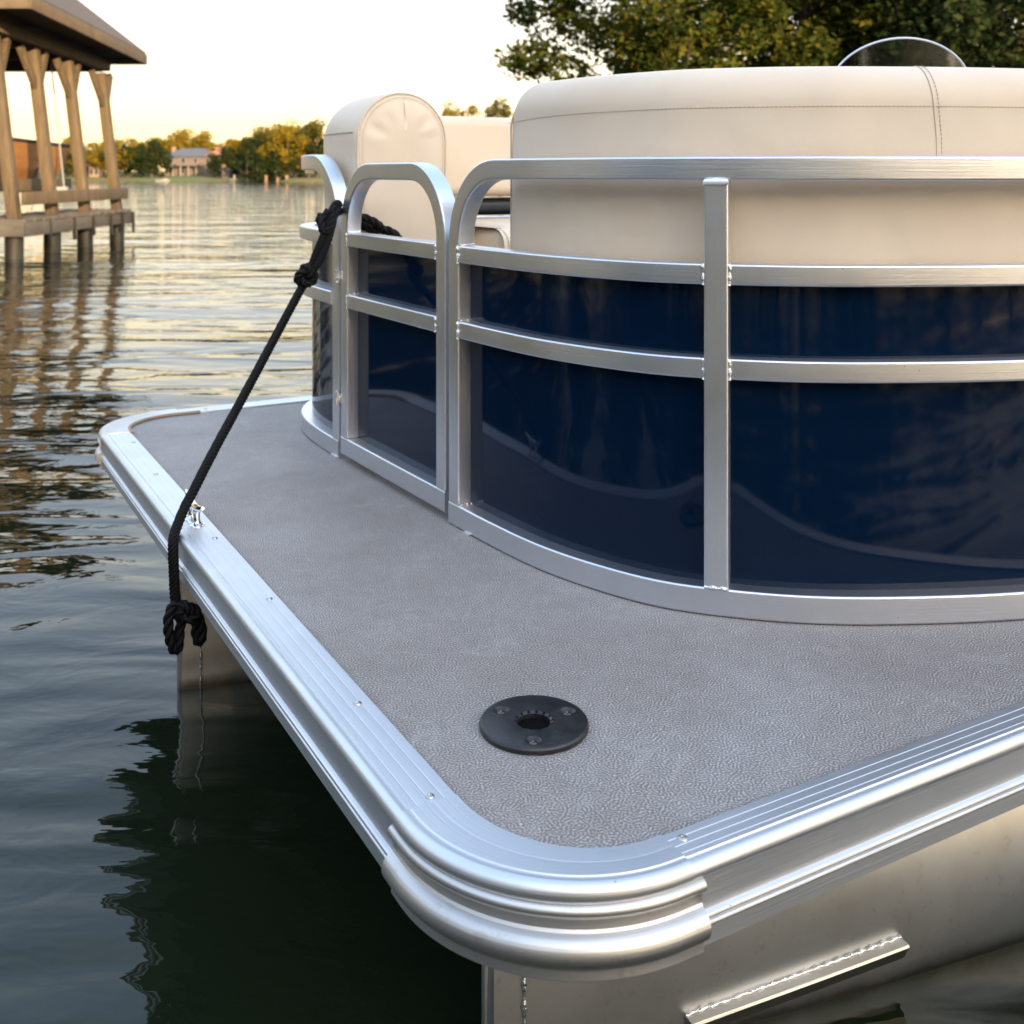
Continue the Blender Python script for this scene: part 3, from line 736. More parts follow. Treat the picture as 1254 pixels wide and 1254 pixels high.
# ================================================================== MOORING ROPE
rope = empty('mooring_rope', W(240, 645, 1.913), label='black laid mooring rope tied from the fence post over the deck cleat', cat='rope')
RO = rope.location.copy()
def rp(name, bm): return link(name, finish(bm, 'rope', 80), M['rope'], rope, -RO)
def curve(l, n=10): return catmull([W(*p) for p in l], n)
bm = bmesh.new()
add_rope(bm, curve([(373, 346, 2.262), (345, 398, 2.19), (300, 482, 2.07), (262, 552, 1.975), (236, 603, 1.915), (226, 622, 1.895), (215, 650, 1.862), (212, 668, 1.846), (213, 700, 1.845), (215, 735, 1.85), (222, 752, 1.85)]), .0100, .045, fine=True)
rp('line', bm)
def knot(c, r, tr, rot, p=2, q=3, sc=(1, 1, 1)):
    pts = []
    for k in range(81):
        t = 2*PI*k/80; rr = 1+.42*math.cos(q*t)
        v = Vector((rr*math.cos(p*t)*sc[0], .42*math.sin(q*t)*sc[1], rr*math.sin(p*t)*sc[2]))*r; v = Matrix.Rotation(rot, 3, 'Y') @ v; pts.append(c+v)
    b_ = bmesh.new(); add_rope(b_, pts, tr, .045); return b_
rp('knot', knot(W(375, 338, 2.25), .0130, .0080, .5, sc=(1, 1.1, 1.15)))
rp('knot', knot(W(399, 274, 2.30), .0110, .0078, -.4, sc=(.95, 1, 1.35)))
bm = bmesh.new()
# doubled part between the two knots, and the turn round the post
add_rope(bm, curve([(377, 338, 2.25), (384, 318, 2.26), (393, 296, 2.27), (399, 280, 2.28), (404, 262, 2.30), (411, 250, 2.33), (415, 250, 2.37), (417, 258, 2.43)]), .0086, .06, fine=True)
add_rope(bm, curve([(372, 336, 2.25), (387, 327, 2.25), (400, 300, 2.27), (406, 280, 2.29), (410, 264, 2.30), (416, 258, 2.345), (420, 262, 2.42)]), .0086, .06, fine=True)
add_rope(bm, curve([(402, 258, 2.30), (394, 270, 2.28), (397, 284, 2.27), (404, 276, 2.28), (411, 255, 2.30)]), .0078)
rp('bight', bm)
bm = bmesh.new()   # inside tail seen through the gate
add_rope(bm, curve([(417, 258, 2.43), (430, 270, 2.44), (452, 276, 2.43), (470, 281, 2.42), (484, 288, 2.42), (500, 310, 2.44)]), .0105)
add_rope(bm, curve([(420, 262, 2.42), (436, 264, 2.40), (455, 270, 2.40), (466, 278, 2.40), (458, 282, 2.41), (444, 276, 2.42)]), .0095)
rp('tail', bm)
rp('knot', knot(W(228, 750, 1.835), .0108, .0080, .2, sc=(1.25, 1, .9)))
bm = bmesh.new()
add_rope(bm, curve([(222, 745, 1.84), (212, 742, 1.83), (206, 760, 1.825), (208, 782, 1.825), (214, 797, 1.83), (219, 790, 1.835), (220, 770, 1.84), (224, 752, 1.84)]), .0088)
add_rope(bm, curve([(232, 742, 1.84), (240, 750, 1.845), (247, 768, 1.85), (247, 782, 1.85), (242, 786, 1.85), (240, 775, 1.85), (240, 762, 1.85)]), .0086)
rp('loop', bm)

# ================================================================== WATER, BANKS
def grid_mesh(xs, ys, zf):
    bm = bmesh.new(); V = [[bm.verts.new((x, y, zf(x, y))) for x in xs] for y in ys]
    for j in range(len(ys)-1):
        for i in range(len(xs)-1): bm.faces.new((V[j][i], V[j][i+1], V[j+1][i+1], V[j+1][i]))
    return finish(bm, 'grid', 180)
tag(link('lake_water', grid_mesh([-900, -200, -40, 40, 200, 900], [-300, -40, 40, 200, 1500], lambda x, y: WATER), M['water']), kind='structure')
def fr(x, a, s): return a*math.sin(x*s)+a*.6*math.sin(x*s*2.3+1)+a*.3*math.sin(x*s*5.1+2)
xs = list(np.linspace(-400, 400, 240))
def farz(x, y):
    y0 = 148+fr(x, 1.8, .045)+(-9 if x > -34 else 0)*min(1, max(0, (x+34)/6)); t = y-y0
    if t < 0: return WATER-.6
    return WATER+min(.35, t*.5)+min(.9, max(0, t-1)*.04)
tag(link('far_bank', grid_mesh(xs, [130, 136, 138, 139, 140, 142, 144, 146, 148, 150, 152, 155, 160, 170, 190, 230, 300, 500, 1400], farz), M['grass']), kind='structure')
tag(link('near_bank', grid_mesh(list(np.linspace(1, 120, 60)), [20, 21.5, 23, 24, 26, 30, 40, 60, 80, 100], lambda x, y: WATER-.5+min(1.3, max(0, (y-21.5-fr(x, .5, .3))*.4))*min(1, max(0, (x-1)*.3))), M['grass']), kind='structure')
tag(link('rear_bank', grid_mesh(list(np.linspace(-90, 90, 60)), [-120, -80, -60, -50, -30, -20, -16, -14, -12.5, -11], lambda x, y: WATER-.5+min(1.2, max(0, (-12.5-max(0, x-2)*.9+fr(x, .4, .3)-y)*.5))), M['grass']), kind='structure')

# ================================================================== TREES
rng = np.random.default_rng(11)
def leaf_mesh(name, centers, radii, n, size, squash=.8):
    tot = sum(n); cs = np.repeat(centers, n, axis=0); rs = np.repeat(radii, n)
    d = rng.normal(size=(tot, 3)); d /= np.linalg.norm(d, axis=1)[:, None]
    rad = rs*rng.uniform(.25, 1.0, tot)**.5; P = cs+d*rad[:, None]*np.array([1, 1, squash])
    a = rng.normal(size=(tot, 3)); a[:, 2] *= .6; a += d*.0; a /= np.linalg.norm(a, axis=1)[:, None]
    b = np.cross(a, rng.normal(size=(tot, 3))); b /= np.linalg.norm(b, axis=1)[:, None]
    sz = size*rng.uniform(.6, 1.3, tot)[:, None]
    v = np.stack([P-a*sz*.6, P-b*sz*.32+a*sz*.05, P+a*sz*.6, P+b*sz*.32+a*sz*.05], 1).reshape(-1, 3)
    me = bpy.data.meshes.new(name); me.vertices.add(tot*4); me.vertices.foreach_set('co', v.astype(np.float32).ravel())
    me.loops.add(tot*4); me.loops.foreach_set('vertex_index', np.arange(tot*4, dtype=np.int32))
    me.polygons.add(tot); me.polygons.foreach_set('loop_start', np.arange(0, tot*4, 4, dtype=np.int32)); me.polygons.foreach_set('loop_total', np.full(tot, 4, dtype=np.int32))
    me.update(calc_edges=True); return me
def tree_meshes(h, cw, ch, ncl, nleaf, size, seed, clr=.28, shape='round', trunk_r=None, open_=0):
    """trunk with limbs that reach the leaf clumps; crown of clumps in an uneven envelope"""
    rnd = random.Random(seed); cz = h-ch/2; cl = []; rad = []
    while len(cl) < ncl:
        u = Vector((rnd.uniform(-1, 1), rnd.uniform(-1, 1), rnd.uniform(-1, 1)))
        if u.length > 1 or u.length < (.35 if shape == 'round' else .1): continue
        w_ = cw/2*(1+.25*math.sin(3*math.atan2(u.y, u.x)+seed)) 
        if shape == 'cone': w_ *= (1.05-(u.z+1)/2*.75)
        cl.append((u.x*w_, u.y*w_, cz+u.z*ch/2)); rad.append(cw/2*clr*rnd.uniform(.6, 1.25))
    n = [max(5, int(nleaf/ncl*rnd.uniform(.6, 1.4))) for _ in cl]
    cm = leaf_mesh('crown', np.array(cl), np.array(rad), n, size)
    bm = bmesh.new(); tr = trunk_r or h*.028
    tp = [Vector((0, 0, -.3)), Vector((tr*.4, 0, h*.2)), Vector((-tr*.5, tr*.4, h*.45)), Vector((tr*.3, -tr*.3, h*.7)), Vector((0, 0, h*.9))]
    tc_ = catmull(tp, 5); add_tube(bm, tc_, lambda t: tr*(1.15-.95*t)+(tr*.5*max(0, .1-t)*10), 8)
    for c in cl[::max(1, len(cl)//22)]:
        c = Vector(c); s = tc_[min(len(tc_)-1, int(len(tc_)*max(.2, min(.85, (c.z-.25*ch)/h))))]
        m_ = s.lerp(c, .5)+Vector((0, 0, -.06*ch)); pts = catmull([s, m_, c], 4); add_tube(bm, pts, lambda t: tr*.22*(1-.85*t), 5)
    tm = finish(bm, 'trunk', 60); return cm, tm
def plant(name, ms, leafm, loc, rz=0, sc=1, **k):
    r = empty(name, loc, rz, **k); r.scale = (sc, sc, sc) if not isinstance(sc, tuple) else sc
    cm, tm = ms
    a = bpy.data.objects.new('crown', cm); C.objects.link(a); a.parent = r
    if not cm.materials: cm.materials.append(leafm)
    if cm.materials[0] != leafm:
        a.data = cm
        a.material_slots[0].link = 'OBJECT'; a.material_slots[0].material = leafm
    b_ = bpy.data.objects.new('trunk', tm); C.objects.link(b_); b_.parent = r
    if not tm.materials: tm.materials.append(M['bark'])
    return r
protos = [tree_meshes(8, 7.0, 7.2, 46, 5200, .36, 1, clr=.34), tree_meshes(8, 6.6, 7.2, 50, 5200, .36, 2, clr=.34), tree_meshes(8, 7.6, 6.8, 44, 5200, .36, 5, clr=.33), tree_meshes(8, 5.4, 7.4, 50, 4400, .36, 9, shape='cone')]
def far_tree(px, topy, d, k, mt, name, label=None, group=None, wsc=1):
    z0 = farz((px-627)/F*d, d); h = EYE+(HY-topy)/F*d-z0; s = h/8
    return plant(name, protos[k], M[mt], ((px-627)/F*d, d, z0), px*.7, (s*wsc, s*wsc, s), label=label, cat='tree', group=group)
FT = [ # px, top row, depth, prototype, leaves, width, label
 (8, 186, 158, 0, 'leaf_mix', 1.3, 'low green-gold tree across the lake at the left frame edge'),
 (40, 184, 161, 2, 'leaf_gold', 1.2, 'golden tree across the lake behind the lifted wooden boat'),
 (86, 170, 156, 1, 'leaf_gold', 1.2, 'golden tree seen between the second and third boathouse posts'),
 (108, 176, 160, 0, 'leaf_mix', 1.2, 'mixed green tree just behind the third boathouse post'),
 (124, 175, 154, 2, 'leaf_gold', 1.0, 'golden tree seen between the third and fourth boathouse posts'),
 (157, 173, 155, 0, 'leaf_gold', 1.35, 'golden rounded tree just right of the last boathouse post'),
 (186, 171, 152, 1, 'leaf_dark', .95, 'dark green broad tree left of the slate-roofed house'),
 (210, 166, 163, 2, 'leaf_gold', 1.1, 'golden crowned tree rising behind the left end of the house'),
 (241, 162, 165, 0, 'leaf_gold', 1.2, 'tallest golden tree rising behind the middle of the house'),
 (262, 178, 160, 2, 'leaf_gold', 1.0, 'small golden tree behind the red-roofed wing'),
 (269, 187, 150, 0, 'leaf_dark', 1.3, 'dark round bush-like tree at the right end of the house'),
 (291, 173, 157, 1, 'leaf_gold', 1.0, 'slim golden tree standing alone right of the house'),
 (312, 166, 148, 0, 'leaf_dark', 1.0, 'dark green tree at the left end of the right-hand grove'),
 (333, 158, 150, 2, 'leaf_mix', 1.1, 'tall green-gold tree in the middle of the right-hand grove'),
 (352, 158, 143, 1, 'leaf_gold', 1.1, 'golden tree in front within the right-hand grove'),
 (368, 154, 148, 0, 'leaf_gold', 1.1, 'tall golden tree of the grove nearest the boat seat'),
 (388, 150, 146, 1, 'leaf_mix', 1.1, 'green-gold tree partly hidden by the rounded boat seat'),
]
FT += [(170, 170, 172, 2, 'leaf_gold', 1.3, 'golden tree filling the gap left of the dark broad tree'), (226, 160, 172, 1, 'leaf_gold', 1.3, 'golden tree directly above the slate roof'), (279, 174, 172, 0, 'leaf_gold', 1.2, 'low golden tree between the red wing and the slim tree'), (300, 168, 165, 2, 'leaf_gold', 1.2, 'golden tree at the left shoulder of the right-hand grove'), (322, 158, 168, 1, 'leaf_gold', 1.1, 'golden crown peeping over the left of the right-hand grove'), (343, 153, 166, 0, 'leaf_gold', 1.1, 'golden crown at the top middle of the right-hand grove'), (361, 150, 166, 2, 'leaf_gold', 1.0, 'highest golden crown of the right-hand grove'), (138, 172, 170, 1, 'leaf_gold', 1.3, 'golden crown right against the last boathouse post')]
for i, (px, ty, d, k, mt, ws_, lab) in enumerate(FT): far_tree(px, ty, d, k, mt, 'shore_tree', lab, None, ws_)
far_tree(558, 128, 150, 2, 'leaf_gold', 'shore_tree', 'golden-green treetop above the far seat, left of two', None, .75)
far_tree(613, 125, 150, 1, 'leaf_mix', 'shore_tree', 'thin treetop above the far seat beside the near seat back, right of two', None, .75)
# understorey along the far shore
bushes = tree_meshes(3, 4.2, 2.8, 22, 1100, .30, 21)
BL = [('low dark shrub on the shore under the %s', n) for n in ()]
for i, (px, lab) in enumerate([(0, 'dark shrub on the far shore at the left frame edge'), (70, 'dark shrub low between first two boathouse posts'), (140, 'dark shrub at the foot of the last boathouse post'), (172, 'dark shrub low beside the rounded golden tree'), (192, 'dark shrub touching the left wall of the house'), (283, 'dark shrub at the foot of the slim golden tree'), (303, 'dark shrub at the left end of the grove foot'), (322, 'dark shrub under the middle of the right-hand grove'), (343, 'dark shrub at the foot of the front golden grove tree'), (362, 'dark shrub at the grove foot nearest the boat rail'), (378, 'dark shrub just behind the boat rail end')]):
    d = 153 if px < 290 else 143; z0 = farz((px-627)/F*d, d)
    plant('shrub', bushes, M['leaf_dark'], ((px-627)/F*d, d, z0), px, 1.25+.25*math.sin(px), label=lab, cat='shrub')
# big near trees on the right bank
big1 = tree_meshes(9.2, 7.6, 8.2, 190, 30000, .18, 31, clr=.185, trunk_r=.2)
big2 = tree_meshes(9.0, 7.0, 8.4, 140, 26000, .20, 41, clr=.22, trunk_r=.22)
big3 = tree_meshes(11, 9.0, 10.6, 170, 34000, .22, 52, clr=.25, trunk_r=.3)
def near_tree(ms, px, d, mt, lab, name, rz, sc=1):
    return plant(name, ms, M[mt], ((px-627)/F*d, d, .3), rz, sc, label=lab, cat='tree')
near_tree(big1, 822, 30, 'leaf_big', 'leafy tree with sky showing through, behind the left of the near seat', 'broadleaf_tree', 0)
near_tree(big2, 985, 33, 'leaf_big', 'leafy tree in the middle, behind the windscreen\'s left side', 'broadleaf_tree', 1)
near_tree(big2, 1085, 36, 'leaf_mix', 'golden-tinged leafy tree directly behind the windscreen', 'broadleaf_tree', 2.4, 1.1)
near_tree(big3, 1230, 31, 'leaf_dark', 'dark dense tree at the right frame edge', 'broadleaf_tree', 0)
near_tree(big3, 1390, 40, 'leaf_dark', 'dark dense tree just beyond the right frame edge', 'broadleaf_tree', 2)
# unseen trees added behind the viewer; block low sun, darken what panels mirror
for i, (x, y, s) in enumerate([(-50, -26, 1.0), (-42, -22, .95), (-34, -23, 1.0), (-27, -20, .85), (-20.5, -22, .95), (-14.5, -19, .8), (-8.5, -22, .9), (-2.5, -20, .78), (4, -26, .95), (11, -36, 1.15), (19, -50, 1.35), (27, -53, 1.4), (35, -55, 1.4), (44, -56, 1.35), (54, -55, 1.3), (66, -50, 1.3)]):
    plant('broadleaf_tree', (big3, big2)[i % 2], M['leaf_dark'], (x, y, .3), i*1.3, s*(1 if i % 2 == 0 else 1.2), label='unseen tall dark tree added behind the viewpoint to block the low sun', cat='tree', group='unseen sun-blocking trees added behind the viewpoint')

for i, (x, y, s) in enumerate([(-30, -8, .95), (-34, 0, 1.05), (-31, 8, .95), (-36, 15, 1.1), (-33, 23, 1.0), (-38, 31, 1.0), (-29, 17, .9), (-36, 40, 1.0)]):  # unseen row added so the gate panels mirror something dark
    plant('broadleaf_tree', (big3, big2)[i % 2], M['leaf_dark'], (x, y, .1), i*1.3, s, label='unseen tall dark tree added on the left shore to darken panel reflections', cat='tree', group='unseen reflection-darkening trees added on the left shore')
tag(link('left_bank', grid_mesh([-120, -60, -40, -32, -29, -27, -26, -25], list(np.linspace(-30, 60, 50)), lambda x, y: WATER-.5+min(1.2, max(0, (-26.5+fr(y, .4, .3)-x)*.5))), bpy.data.materials['grass bank']), kind='structure')
for i in range(13):  # unseen bushes added to close bright gaps in the panel reflections
    plant('shrub', bushes, M['leaf_dark'], (-50+i*4.6, -17.2-1.5*(i % 2), .2), i*1.7, 1.7, label='unseen dark bush added behind the viewpoint to close bright gaps in reflections', cat='shrub', group='unseen gap-filling bushes added behind the viewpoint')
# ================================================================== FAR HOUSES AND DETAILS
def hip(bm, x0, x1, y0, y1, z0, h, ov=.35):
    x0 -= ov; x1 += ov; y0 -= ov; y1 += ov; k = (y1-y0)/2; v = [bm.verts.new(p) for p in ((x0, y0, z0), (x1, y0, z0), (x1, y1, z0), (x0, y1, z0), (x0+k*.9, (y0+y1)/2, z0+h), (x1-k*.9, (y0+y1)/2, z0+h))]
    for f in ((0, 1, 5, 4), (2, 3, 4, 5), (1, 2, 5), (3, 0, 4), (3, 2, 1, 0)): bm.faces.new([v[i] for i in f])
def house(name, px, d, w, h, dep, label, wallm, roofm, wing=None, rot=0, roofh=1.1):
    x = (px-627)/F*d; z0 = farz(x, d); r = empty(name, (x, d, z0), rot, label=label, cat='house')
    bm = bmesh.new(); add_box(bm, (0, dep/2, h/2-.2), (w, dep, h+.4)); wl = link('wall', finish(bm, 'wall', smooth=False), M[wallm], r)
    bm = bmesh.new(); hip(bm, -w/2, w/2, 0, dep, h, roofh); rf = link('roof', finish(bm, 'roof', smooth=False), M[roofm], r)
    bm = bmesh.new(); add_box(bm, (-w*.42, dep*.6, h+roofh*.7), (.5, .5, 1.2)); link('chimney', finish(bm, 'ch', smooth=False), M['brick'], rf)
    n = max(2, int(w/1.5))
    for lv in ((0.3, 1.3), (1.75, 2.6)):
        if lv[1] > h: continue
        for k in range(n):
            xx = -w/2+w*(k+.5)/n; bm = bmesh.new(); add_box(bm, (xx, -.03, (lv[0]+lv[1])/2), (.55, .06, lv[1]-lv[0])); wf = link('window', finish(bm, 'wf', smooth=False), M['white'], r)
            bm = bmesh.new(); add_box(bm, (xx, -.055, (lv[0]+lv[1])/2), (.42, .03, lv[1]-lv[0]-.14)); link('pane', finish(bm, 'wp', smooth=False), M['pane'], wf)
    return r
hs_ = house('lake_house', 232, 157, 7.0, 2.7, 4.0, 'two-storey house with dark slate roof and red-roofed wing across the lake', 'cream', 'slate', roofh=1.3)
bm = bmesh.new(); add_box(bm, (3.6, 1.4, 1.3), (1.6, 3.2, 3.0)); link('wall', finish(bm, 'w2', smooth=False), M['cream'], hs_)
bm = bmesh.new(); hip(bm, 2.6, 4.6, -.3, 3.1, 2.8, 1.3); link('roof', finish(bm, 'r2', smooth=False), M['tile'], hs_)
bm = bmesh.new(); add_box(bm, (-.9, -.7, 1.45), (4.8, 1.3, .14)); pr = link('porch', finish(bm, 'po', smooth=False), M['slate'], hs_)
for k in range(5): bm = bmesh.new(); add_box(bm, (-3.1+1.1*k, -1.25, .65), (.14, .14, 1.5)); link('column', finish(bm, 'co', smooth=False), M['white'], pr)
house('brick_house', 92, 158, 2.6, 1.5, 3, 'small brick cottage glimpsed between the boathouse posts', 'brick', 'tile', roofh=1.0)
house('cottage', 115, 154, 1.4, 1.6, 2, 'narrow sunlit brick cottage left of the fourth boathouse post', 'brick', 'tile', roofh=.9)
house('garden_shed', 276, 149, 1.0, 1.0, 1.2, 'little pale shed right of the dark round tree', 'cream', 'slate', roofh=.4)
house('garage', 297, 152, 2.0, 1.1, 2, 'low pale garage left of the right-hand grove', 'cream', 'slate', roofh=.5)
def small(name, label, cat, px, d, z, boxes, mt):
    x = (px-627)/F*d; bm = bmesh.new()
    for c_, s_ in boxes: add_box(bm, c_, s_, bev=.02)
    o = link(name, finish(bm, name), M[mt], None, (x, d, z)); return tag(o, label, cat)
small('moored_boat', 'tiny white motorboat moored on the far shore below the house', 'boat', 200, 144, WATER, [((0, 0, .12), (1.8, 1, .22)), ((.3, 0, .28), (.6, .7, .16))], 'white')
small('jetty', 'short white jetty post and platform on the far shore', 'jetty', 287, 143, WATER, [((0, 0, .3), (.18, .18, 1.1)), ((0, 0, .2), (1.0, 1.0, .1))], 'white')
for px, lab in ((326, 'left brick pillar on the brown bank by the grove'), (340, 'middle brick pillar on the brown bank by the grove'), (351, 'right brick pillar on the brown bank by the grove')):
    small('brick_pillar', lab, 'pillar', px, 141, WATER, [((0, 0, .38), (.26, .26, .75)), ((0, 0, .78), (.34, .34, .08))], 'brick')

# ================================================================== BOATHOUSE
bh = empty('boathouse', (-7.8, 15.6, WATER), label='open timber boathouse with leaning posts and hipped roof on piles at left', cat='boathouse')
BO = bh.location.copy()
def bp(name, bm, mt, parent=None, smooth=True):
    o = link(name, finish(bm, name, 30, smooth), M[mt], parent or bh, (-BO) if parent is None else (0, 0, 0)); return o
LEAN = -.118
rows = [(-6.32, [13.85, 15.0, 16.15, 17.45]), (-10.0, [13.85, 15.6, 17.45])]
zt_of = lambda y: 2.62-.042*(y-13.2)
def tilt(x, z): return x+LEAN*(z-.05)
for x0, ys in rows:
    for y in ys:
        bm = bmesh.new(); zt = zt_of(y)-.22
        add_beam(bm, (tilt(x0, .02), y, .02), (tilt(x0, zt), y, zt), .145, .145, .012, Vector((0, 1, 0))); po = bp('post', bm, 'wood')
        if x0 > -7:
            for sg in (-1, 1):
                bm = bmesh.new(); add_beam(bm, (tilt(x0, zt-.52), y+sg*.05, zt-.52), (tilt(x0, zt), y+sg*.40, zt), .11, .075, .01, Vector((1, 0, 0))); bp('brace', bm, 'wood', po)
        bm = bmesh.new(); add_tube(bm, [Vector((x0, y, WATER-1.2)), Vector((x0-.0, y, -.16))], .115, 12); bp('pile', bm, 'pile')
# plates, roof
for x0 in (-6.27, -10.0):
    bm = bmesh.new(); a, b_ = zt_of(13.5)-.10, zt_of(17.6)-.10
    add_beam(bm, (tilt(x0, a), 13.45, a), (tilt(x0, b_), 17.6, b_), .14, .15, .01)
    bp('wall_plate', bm, 'wood')
for y in rows[0][1]:
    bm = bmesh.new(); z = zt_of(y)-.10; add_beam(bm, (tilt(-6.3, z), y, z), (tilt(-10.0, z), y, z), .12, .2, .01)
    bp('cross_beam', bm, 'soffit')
xr, xl = -5.90, -11.1; y0, y1 = 13.2, 18.0
E4 = [Vector((xr+.06, y0, zt_of(y0)+.02)), Vector((xr-.14, y1, zt_of(y1)+.02)), Vector((xl, y1, zt_of(y1)+.02)), Vector((xl, y0, zt_of(y0)+.02))]
rdg = [Vector(((xr+xl)/2, y0+2.1, 4.8)), Vector(((xr+xl)/2, y1-2.3, 4.7))]
bm = bmesh.new(); up = Vector((0, 0, .17))
T = [bm.verts.new(p+up) for p in E4]; Rv = [bm.verts.new(p+up) for p in rdg]; Bv = [bm.verts.new(p+up*.7) for p in E4]
for f in ((T[0], T[1], Rv[1], Rv[0]), (T[2], T[3], Rv[0], Rv[1]), (T[1], T[2], Rv[1]), (T[3], T[0], Rv[0]), (Bv[0], Bv[1], Bv[2], Bv[3])): bm.faces.new(f)
for i in range(4): bm.faces.new((T[i], T[(i+1) % 4], Bv[(i+1) % 4], Bv[i]))
rf = bp('roof', bm, 'shingle', smooth=False)
bm = bmesh.new()
for a, b_ in ((0, 1), (1, 2), (2, 3), (3, 0)):
    add_beam(bm, E4[a]+Vector((0, 0, .05)), E4[b_]+Vector((0, 0, .05)), .05, .16, .005)
bp('fascia', bm, 'fascia', rf)
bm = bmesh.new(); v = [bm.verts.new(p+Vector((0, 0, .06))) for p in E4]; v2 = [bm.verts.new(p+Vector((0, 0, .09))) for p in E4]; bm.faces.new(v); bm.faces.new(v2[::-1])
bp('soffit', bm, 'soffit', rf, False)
# deck planks with gaps, U-shaped round the slip
bm = bmesh.new()
y = 13.72
while y < 17.5:
    add_box(bm, (-6.63, y, .02+.006*math.sin(y*9)), (1.06+.03*math.sin(y*23), .135, .04), bev=.004); y += .143
x = -7.25
while x > -10.3:
    add_box(bm, (x, 14.0, .02), (.135, .75, .04), bev=.004); x -= .143
bp('deck_boards', bm, 'plank')
for a, b_ in (((-6.11, 13.68), (-6.16, 17.58)), ((-7.12, 13.68), (-7.12, 17.58)), ((-6.14, 17.60), (-7.12, 17.60)), ((-6.1, 13.66), (-10.4, 13.66)), ((-7.15, 14.4), (-10.4, 14.4))):
    bm = bmesh.new(); add_beam(bm, (*a, -.09), (*b_, -.09), .05, .18, .006); bp('rim_joist', bm, 'plank')
for x, y in ((-6.8, 13.9), (-8.4, 13.9)):
    bm = bmesh.new(); add_tube(bm, [Vector((x, y, WATER-1.2)), Vector((x, y, -.02))], .115, 12); bp('pile', bm, 'pile')
bm = bmesh.new(); add_beam(bm, (-6.14, 13.7, .30), (-6.16, 17.45, .30), .05, .17, .006); bp('side_rail', bm, 'wood')
bm = bmesh.new(); add_beam(bm, (-7.05, 13.7, .45), (-7.07, 17.45, .45), .05, .17, .006); bp('side_rail', bm, 'wood')
for k, y in enumerate((14.4, 15.2, 15.9, 16.6, 17.1, 17.56)):
    bm = bmesh.new(); add_beam(bm, (-6.10, y, .0), (-6.10, y+.02, -.30-.05*math.sin(k*3)), .035, .05); bp('fender_strip', bm, 'pile')
bm = bmesh.new(); add_beam(bm, (-10.3, 13.7, -.09), (-10.3, 17.8, -.09), .6, .15, .006); bp('catwalk', bm, 'plank')
# wooden runabout on the lift inside
rb = empty('wooden_runabout', (-7.72, 15.3, .42), R(-92), label='varnished orange-brown wooden boat hoisted inside the boathouse', cat='boat')
bm = bmesh.new(); rings = []
for k in range(17):
    t = k/16; x = -2.0+4.0*t; wd = .62*math.sqrt(max(0, 1-max(0, (t-.35)/.65)**2.2))+.01; zk = .0+.35*max(0, (t-.6)/.4)**2; top_ = .62+.12*t
    rings.append([Vector((x, -wd, top_)), Vector((x, -wd*.92, top_*.55+zk*.4)), Vector((x, -wd*.6, zk+.08)), Vector((x, 0, zk)), Vector((x, wd*.6, zk+.08)), Vector((x, wd*.92, top_*.55+zk*.4)), Vector((x, wd, top_)), Vector((x, wd*.5, top_+.06)), Vector((x, 0, top_+.08)), Vector((x, -wd*.5, top_+.06))])
add_rings(bm, rings); link('hull', finish(bm, 'hull', 40), M['hull'], rb)
bm = bmesh.new()
for sg in (-1, 1): add_tube(bm, [Vector((r_[0].x, sg*abs(r_[0].y)*1.0, r_[0].z+.01)) for r_ in rings], .028, 6)
link('gunwale', finish(bm, 'gunwale'), M['soffit'], rb)
bm = bmesh.new(); add_box(bm, (.45, 0, .85), (.04, .8, .26), Matrix.Rotation(-.5, 3, 'Y'), .01); link('windscreen', finish(bm, 'wsb'), M['pane'], rb)
lift = empty('boat_lift', (-7.72, 15.3, .37), 0, label='grey steel cradle and slanting cables under the wooden boat', cat='boat lift')
bm = bmesh.new()
for y in (-1.2, 1.2): add_beam(bm, (-1.0, y, .0), (1.0, y, .0), .09, .09, .01); add_beam(bm, (-.55, y, .05), (-.62, y, .40), .06, .06); add_beam(bm, (.55, y, .05), (.62, y, .40), .06, .06)
link('cradle', finish(bm, 'cradle'), M['grey'], lift)
for y in (-1.2, 1.2):
    for x in (-.95, .95): bm = bmesh.new(); add_tube(bm, [Vector((x, y, 0)), Vector((x-.28, y+.1, 2.3))], .012, 6); link('cable', finish(bm, 'cable'), M['grey'], lift)

# ================================================================== CAMERA, LIGHT, SKY
cam = bpy.data.cameras.new('Camera'); co = bpy.data.objects.new('Camera', cam); C.objects.link(co); scn.camera = co
cam.sensor_width = 36; cam.lens = 36*F/1254; cam.shift_y = -(627-HY)/1254; co.location = (0, 0, EYE); co.rotation_euler = (R(90), 0, 0)
cam.clip_start = .05; cam.clip_end = 4000
cam.dof.use_dof = True; cam.dof.focus_distance = 1.42; cam.dof.aperture_fstop = (36*F/1254)/4.2
SUN_EL = 11.0; SUN_FROM = Vector((.55, -1, 0)).normalized()      # low sun behind the viewer, a little to the right
sd = bpy.data.lights.new('Sun', 'SUN'); so = bpy.data.objects.new('Sun', sd); C.objects.link(so)
sd.energy = 4.2; sd.angle = R(.6); sd.color = (1, .74, .42)
dirv = -(Vector((SUN_FROM.x*math.cos(R(SUN_EL)), SUN_FROM.y*math.cos(R(SUN_EL)), math.sin(R(SUN_EL)))))
so.rotation_euler = dirv.to_track_quat('-Z', 'Y').to_euler()
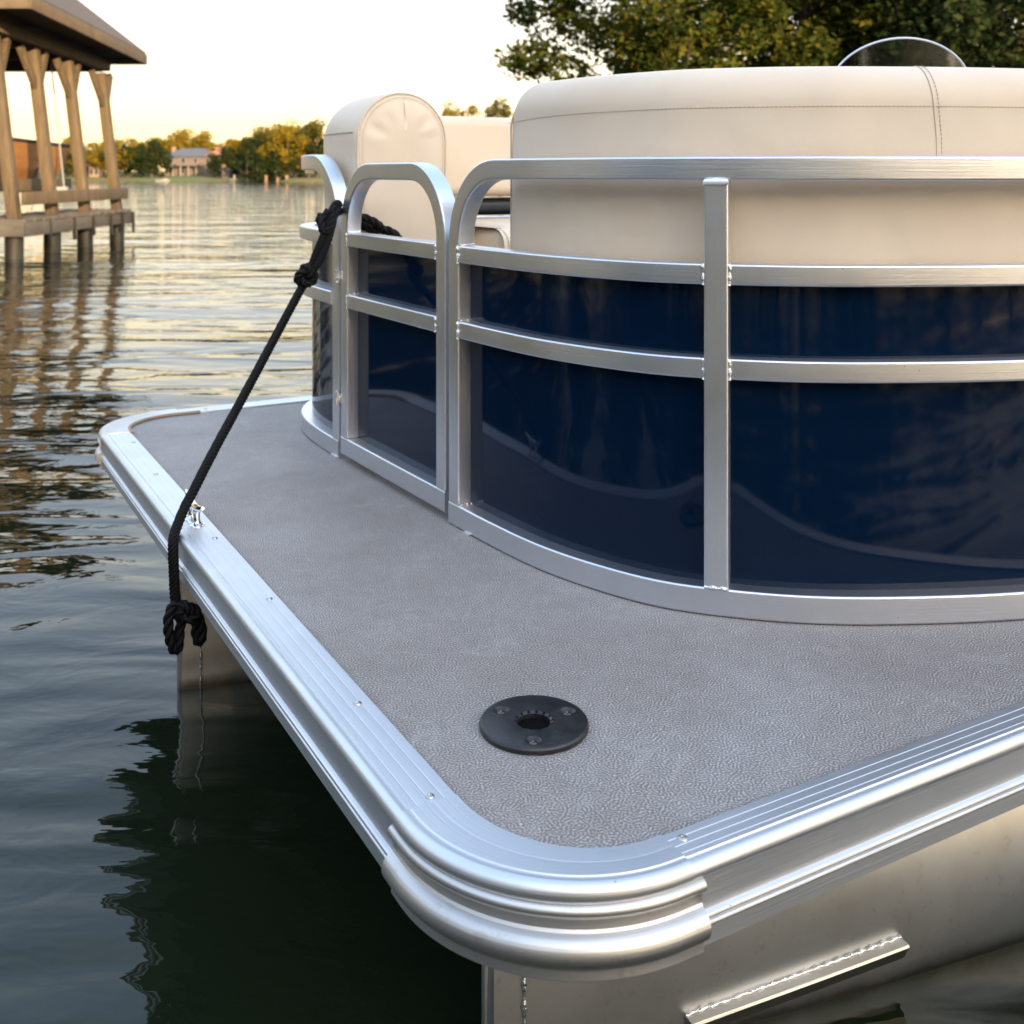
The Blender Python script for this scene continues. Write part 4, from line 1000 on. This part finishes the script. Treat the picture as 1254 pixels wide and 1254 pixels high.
wd_ = bpy.data.worlds.new('World'); scn.world = wd_; wd_.use_nodes = True; nt = wd_.node_tree; L = nt.links
bg = nt.nodes['Background']; sky = nd(nt, 'ShaderNodeTexSky', sky_type='NISHITA', sun_disc=False)
sky.sun_elevation = R(SUN_EL); sky.sun_rotation = math.atan2(SUN_FROM.x, SUN_FROM.y); sky.air_density = 1.0; sky.dust_density = 1.5; sky.ozone_density = 1.0
# thin evening haze over the blue: cream at the horizon, pale blue-grey overhead
tc = nd(nt, 'ShaderNodeTexCoord'); sep = nd(nt, 'ShaderNodeSeparateXYZ'); L.new(tc.outputs['Generated'], sep.inputs[0])
veil = ramp(nt, sep.outputs['Z'], [(0.0, (6.4, 4.2, 1.75)), (.045, (6.2, 4.5, 2.2)), (.10, (5.6, 4.6, 3.1)), (.17, (4.9, 4.7, 4.3)), (.30, (4.6, 5.1, 5.8)), (.55, (3.5, 4.7, 6.4)), (1, (2.0, 3.2, 5.2))])
# brighter, warmer sky round the low sun behind the viewer; faint high cloud
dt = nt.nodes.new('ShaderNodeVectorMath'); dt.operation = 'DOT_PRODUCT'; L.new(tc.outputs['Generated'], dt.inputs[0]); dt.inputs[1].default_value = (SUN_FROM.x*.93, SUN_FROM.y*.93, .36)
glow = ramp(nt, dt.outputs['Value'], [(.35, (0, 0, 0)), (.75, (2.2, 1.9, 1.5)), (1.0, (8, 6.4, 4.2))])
cld = noise(nt, mapping(nt, tc.outputs['Generated'], (1.2, 1.2, 6)), 3.0, 5, .6, .4)
veil = mixc(nt, math_(nt, 'MULTIPLY', ramp(nt, cld, [(.4, (0, 0, 0)), (.7, (1, 1, 1))]), .22), veil, (5.6, 5.2, 4.9))
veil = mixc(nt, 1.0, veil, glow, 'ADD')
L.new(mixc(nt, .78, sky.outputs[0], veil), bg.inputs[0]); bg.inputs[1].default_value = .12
vs = scn.view_settings; vs.view_transform = 'Standard'; vs.look = 'None'; vs.gamma = 1; vs.exposure = 1.58; vs.use_curve_mapping = False
scn.render.engine = 'CYCLES'; scn.render.resolution_x = 1024; scn.render.resolution_y = 1024
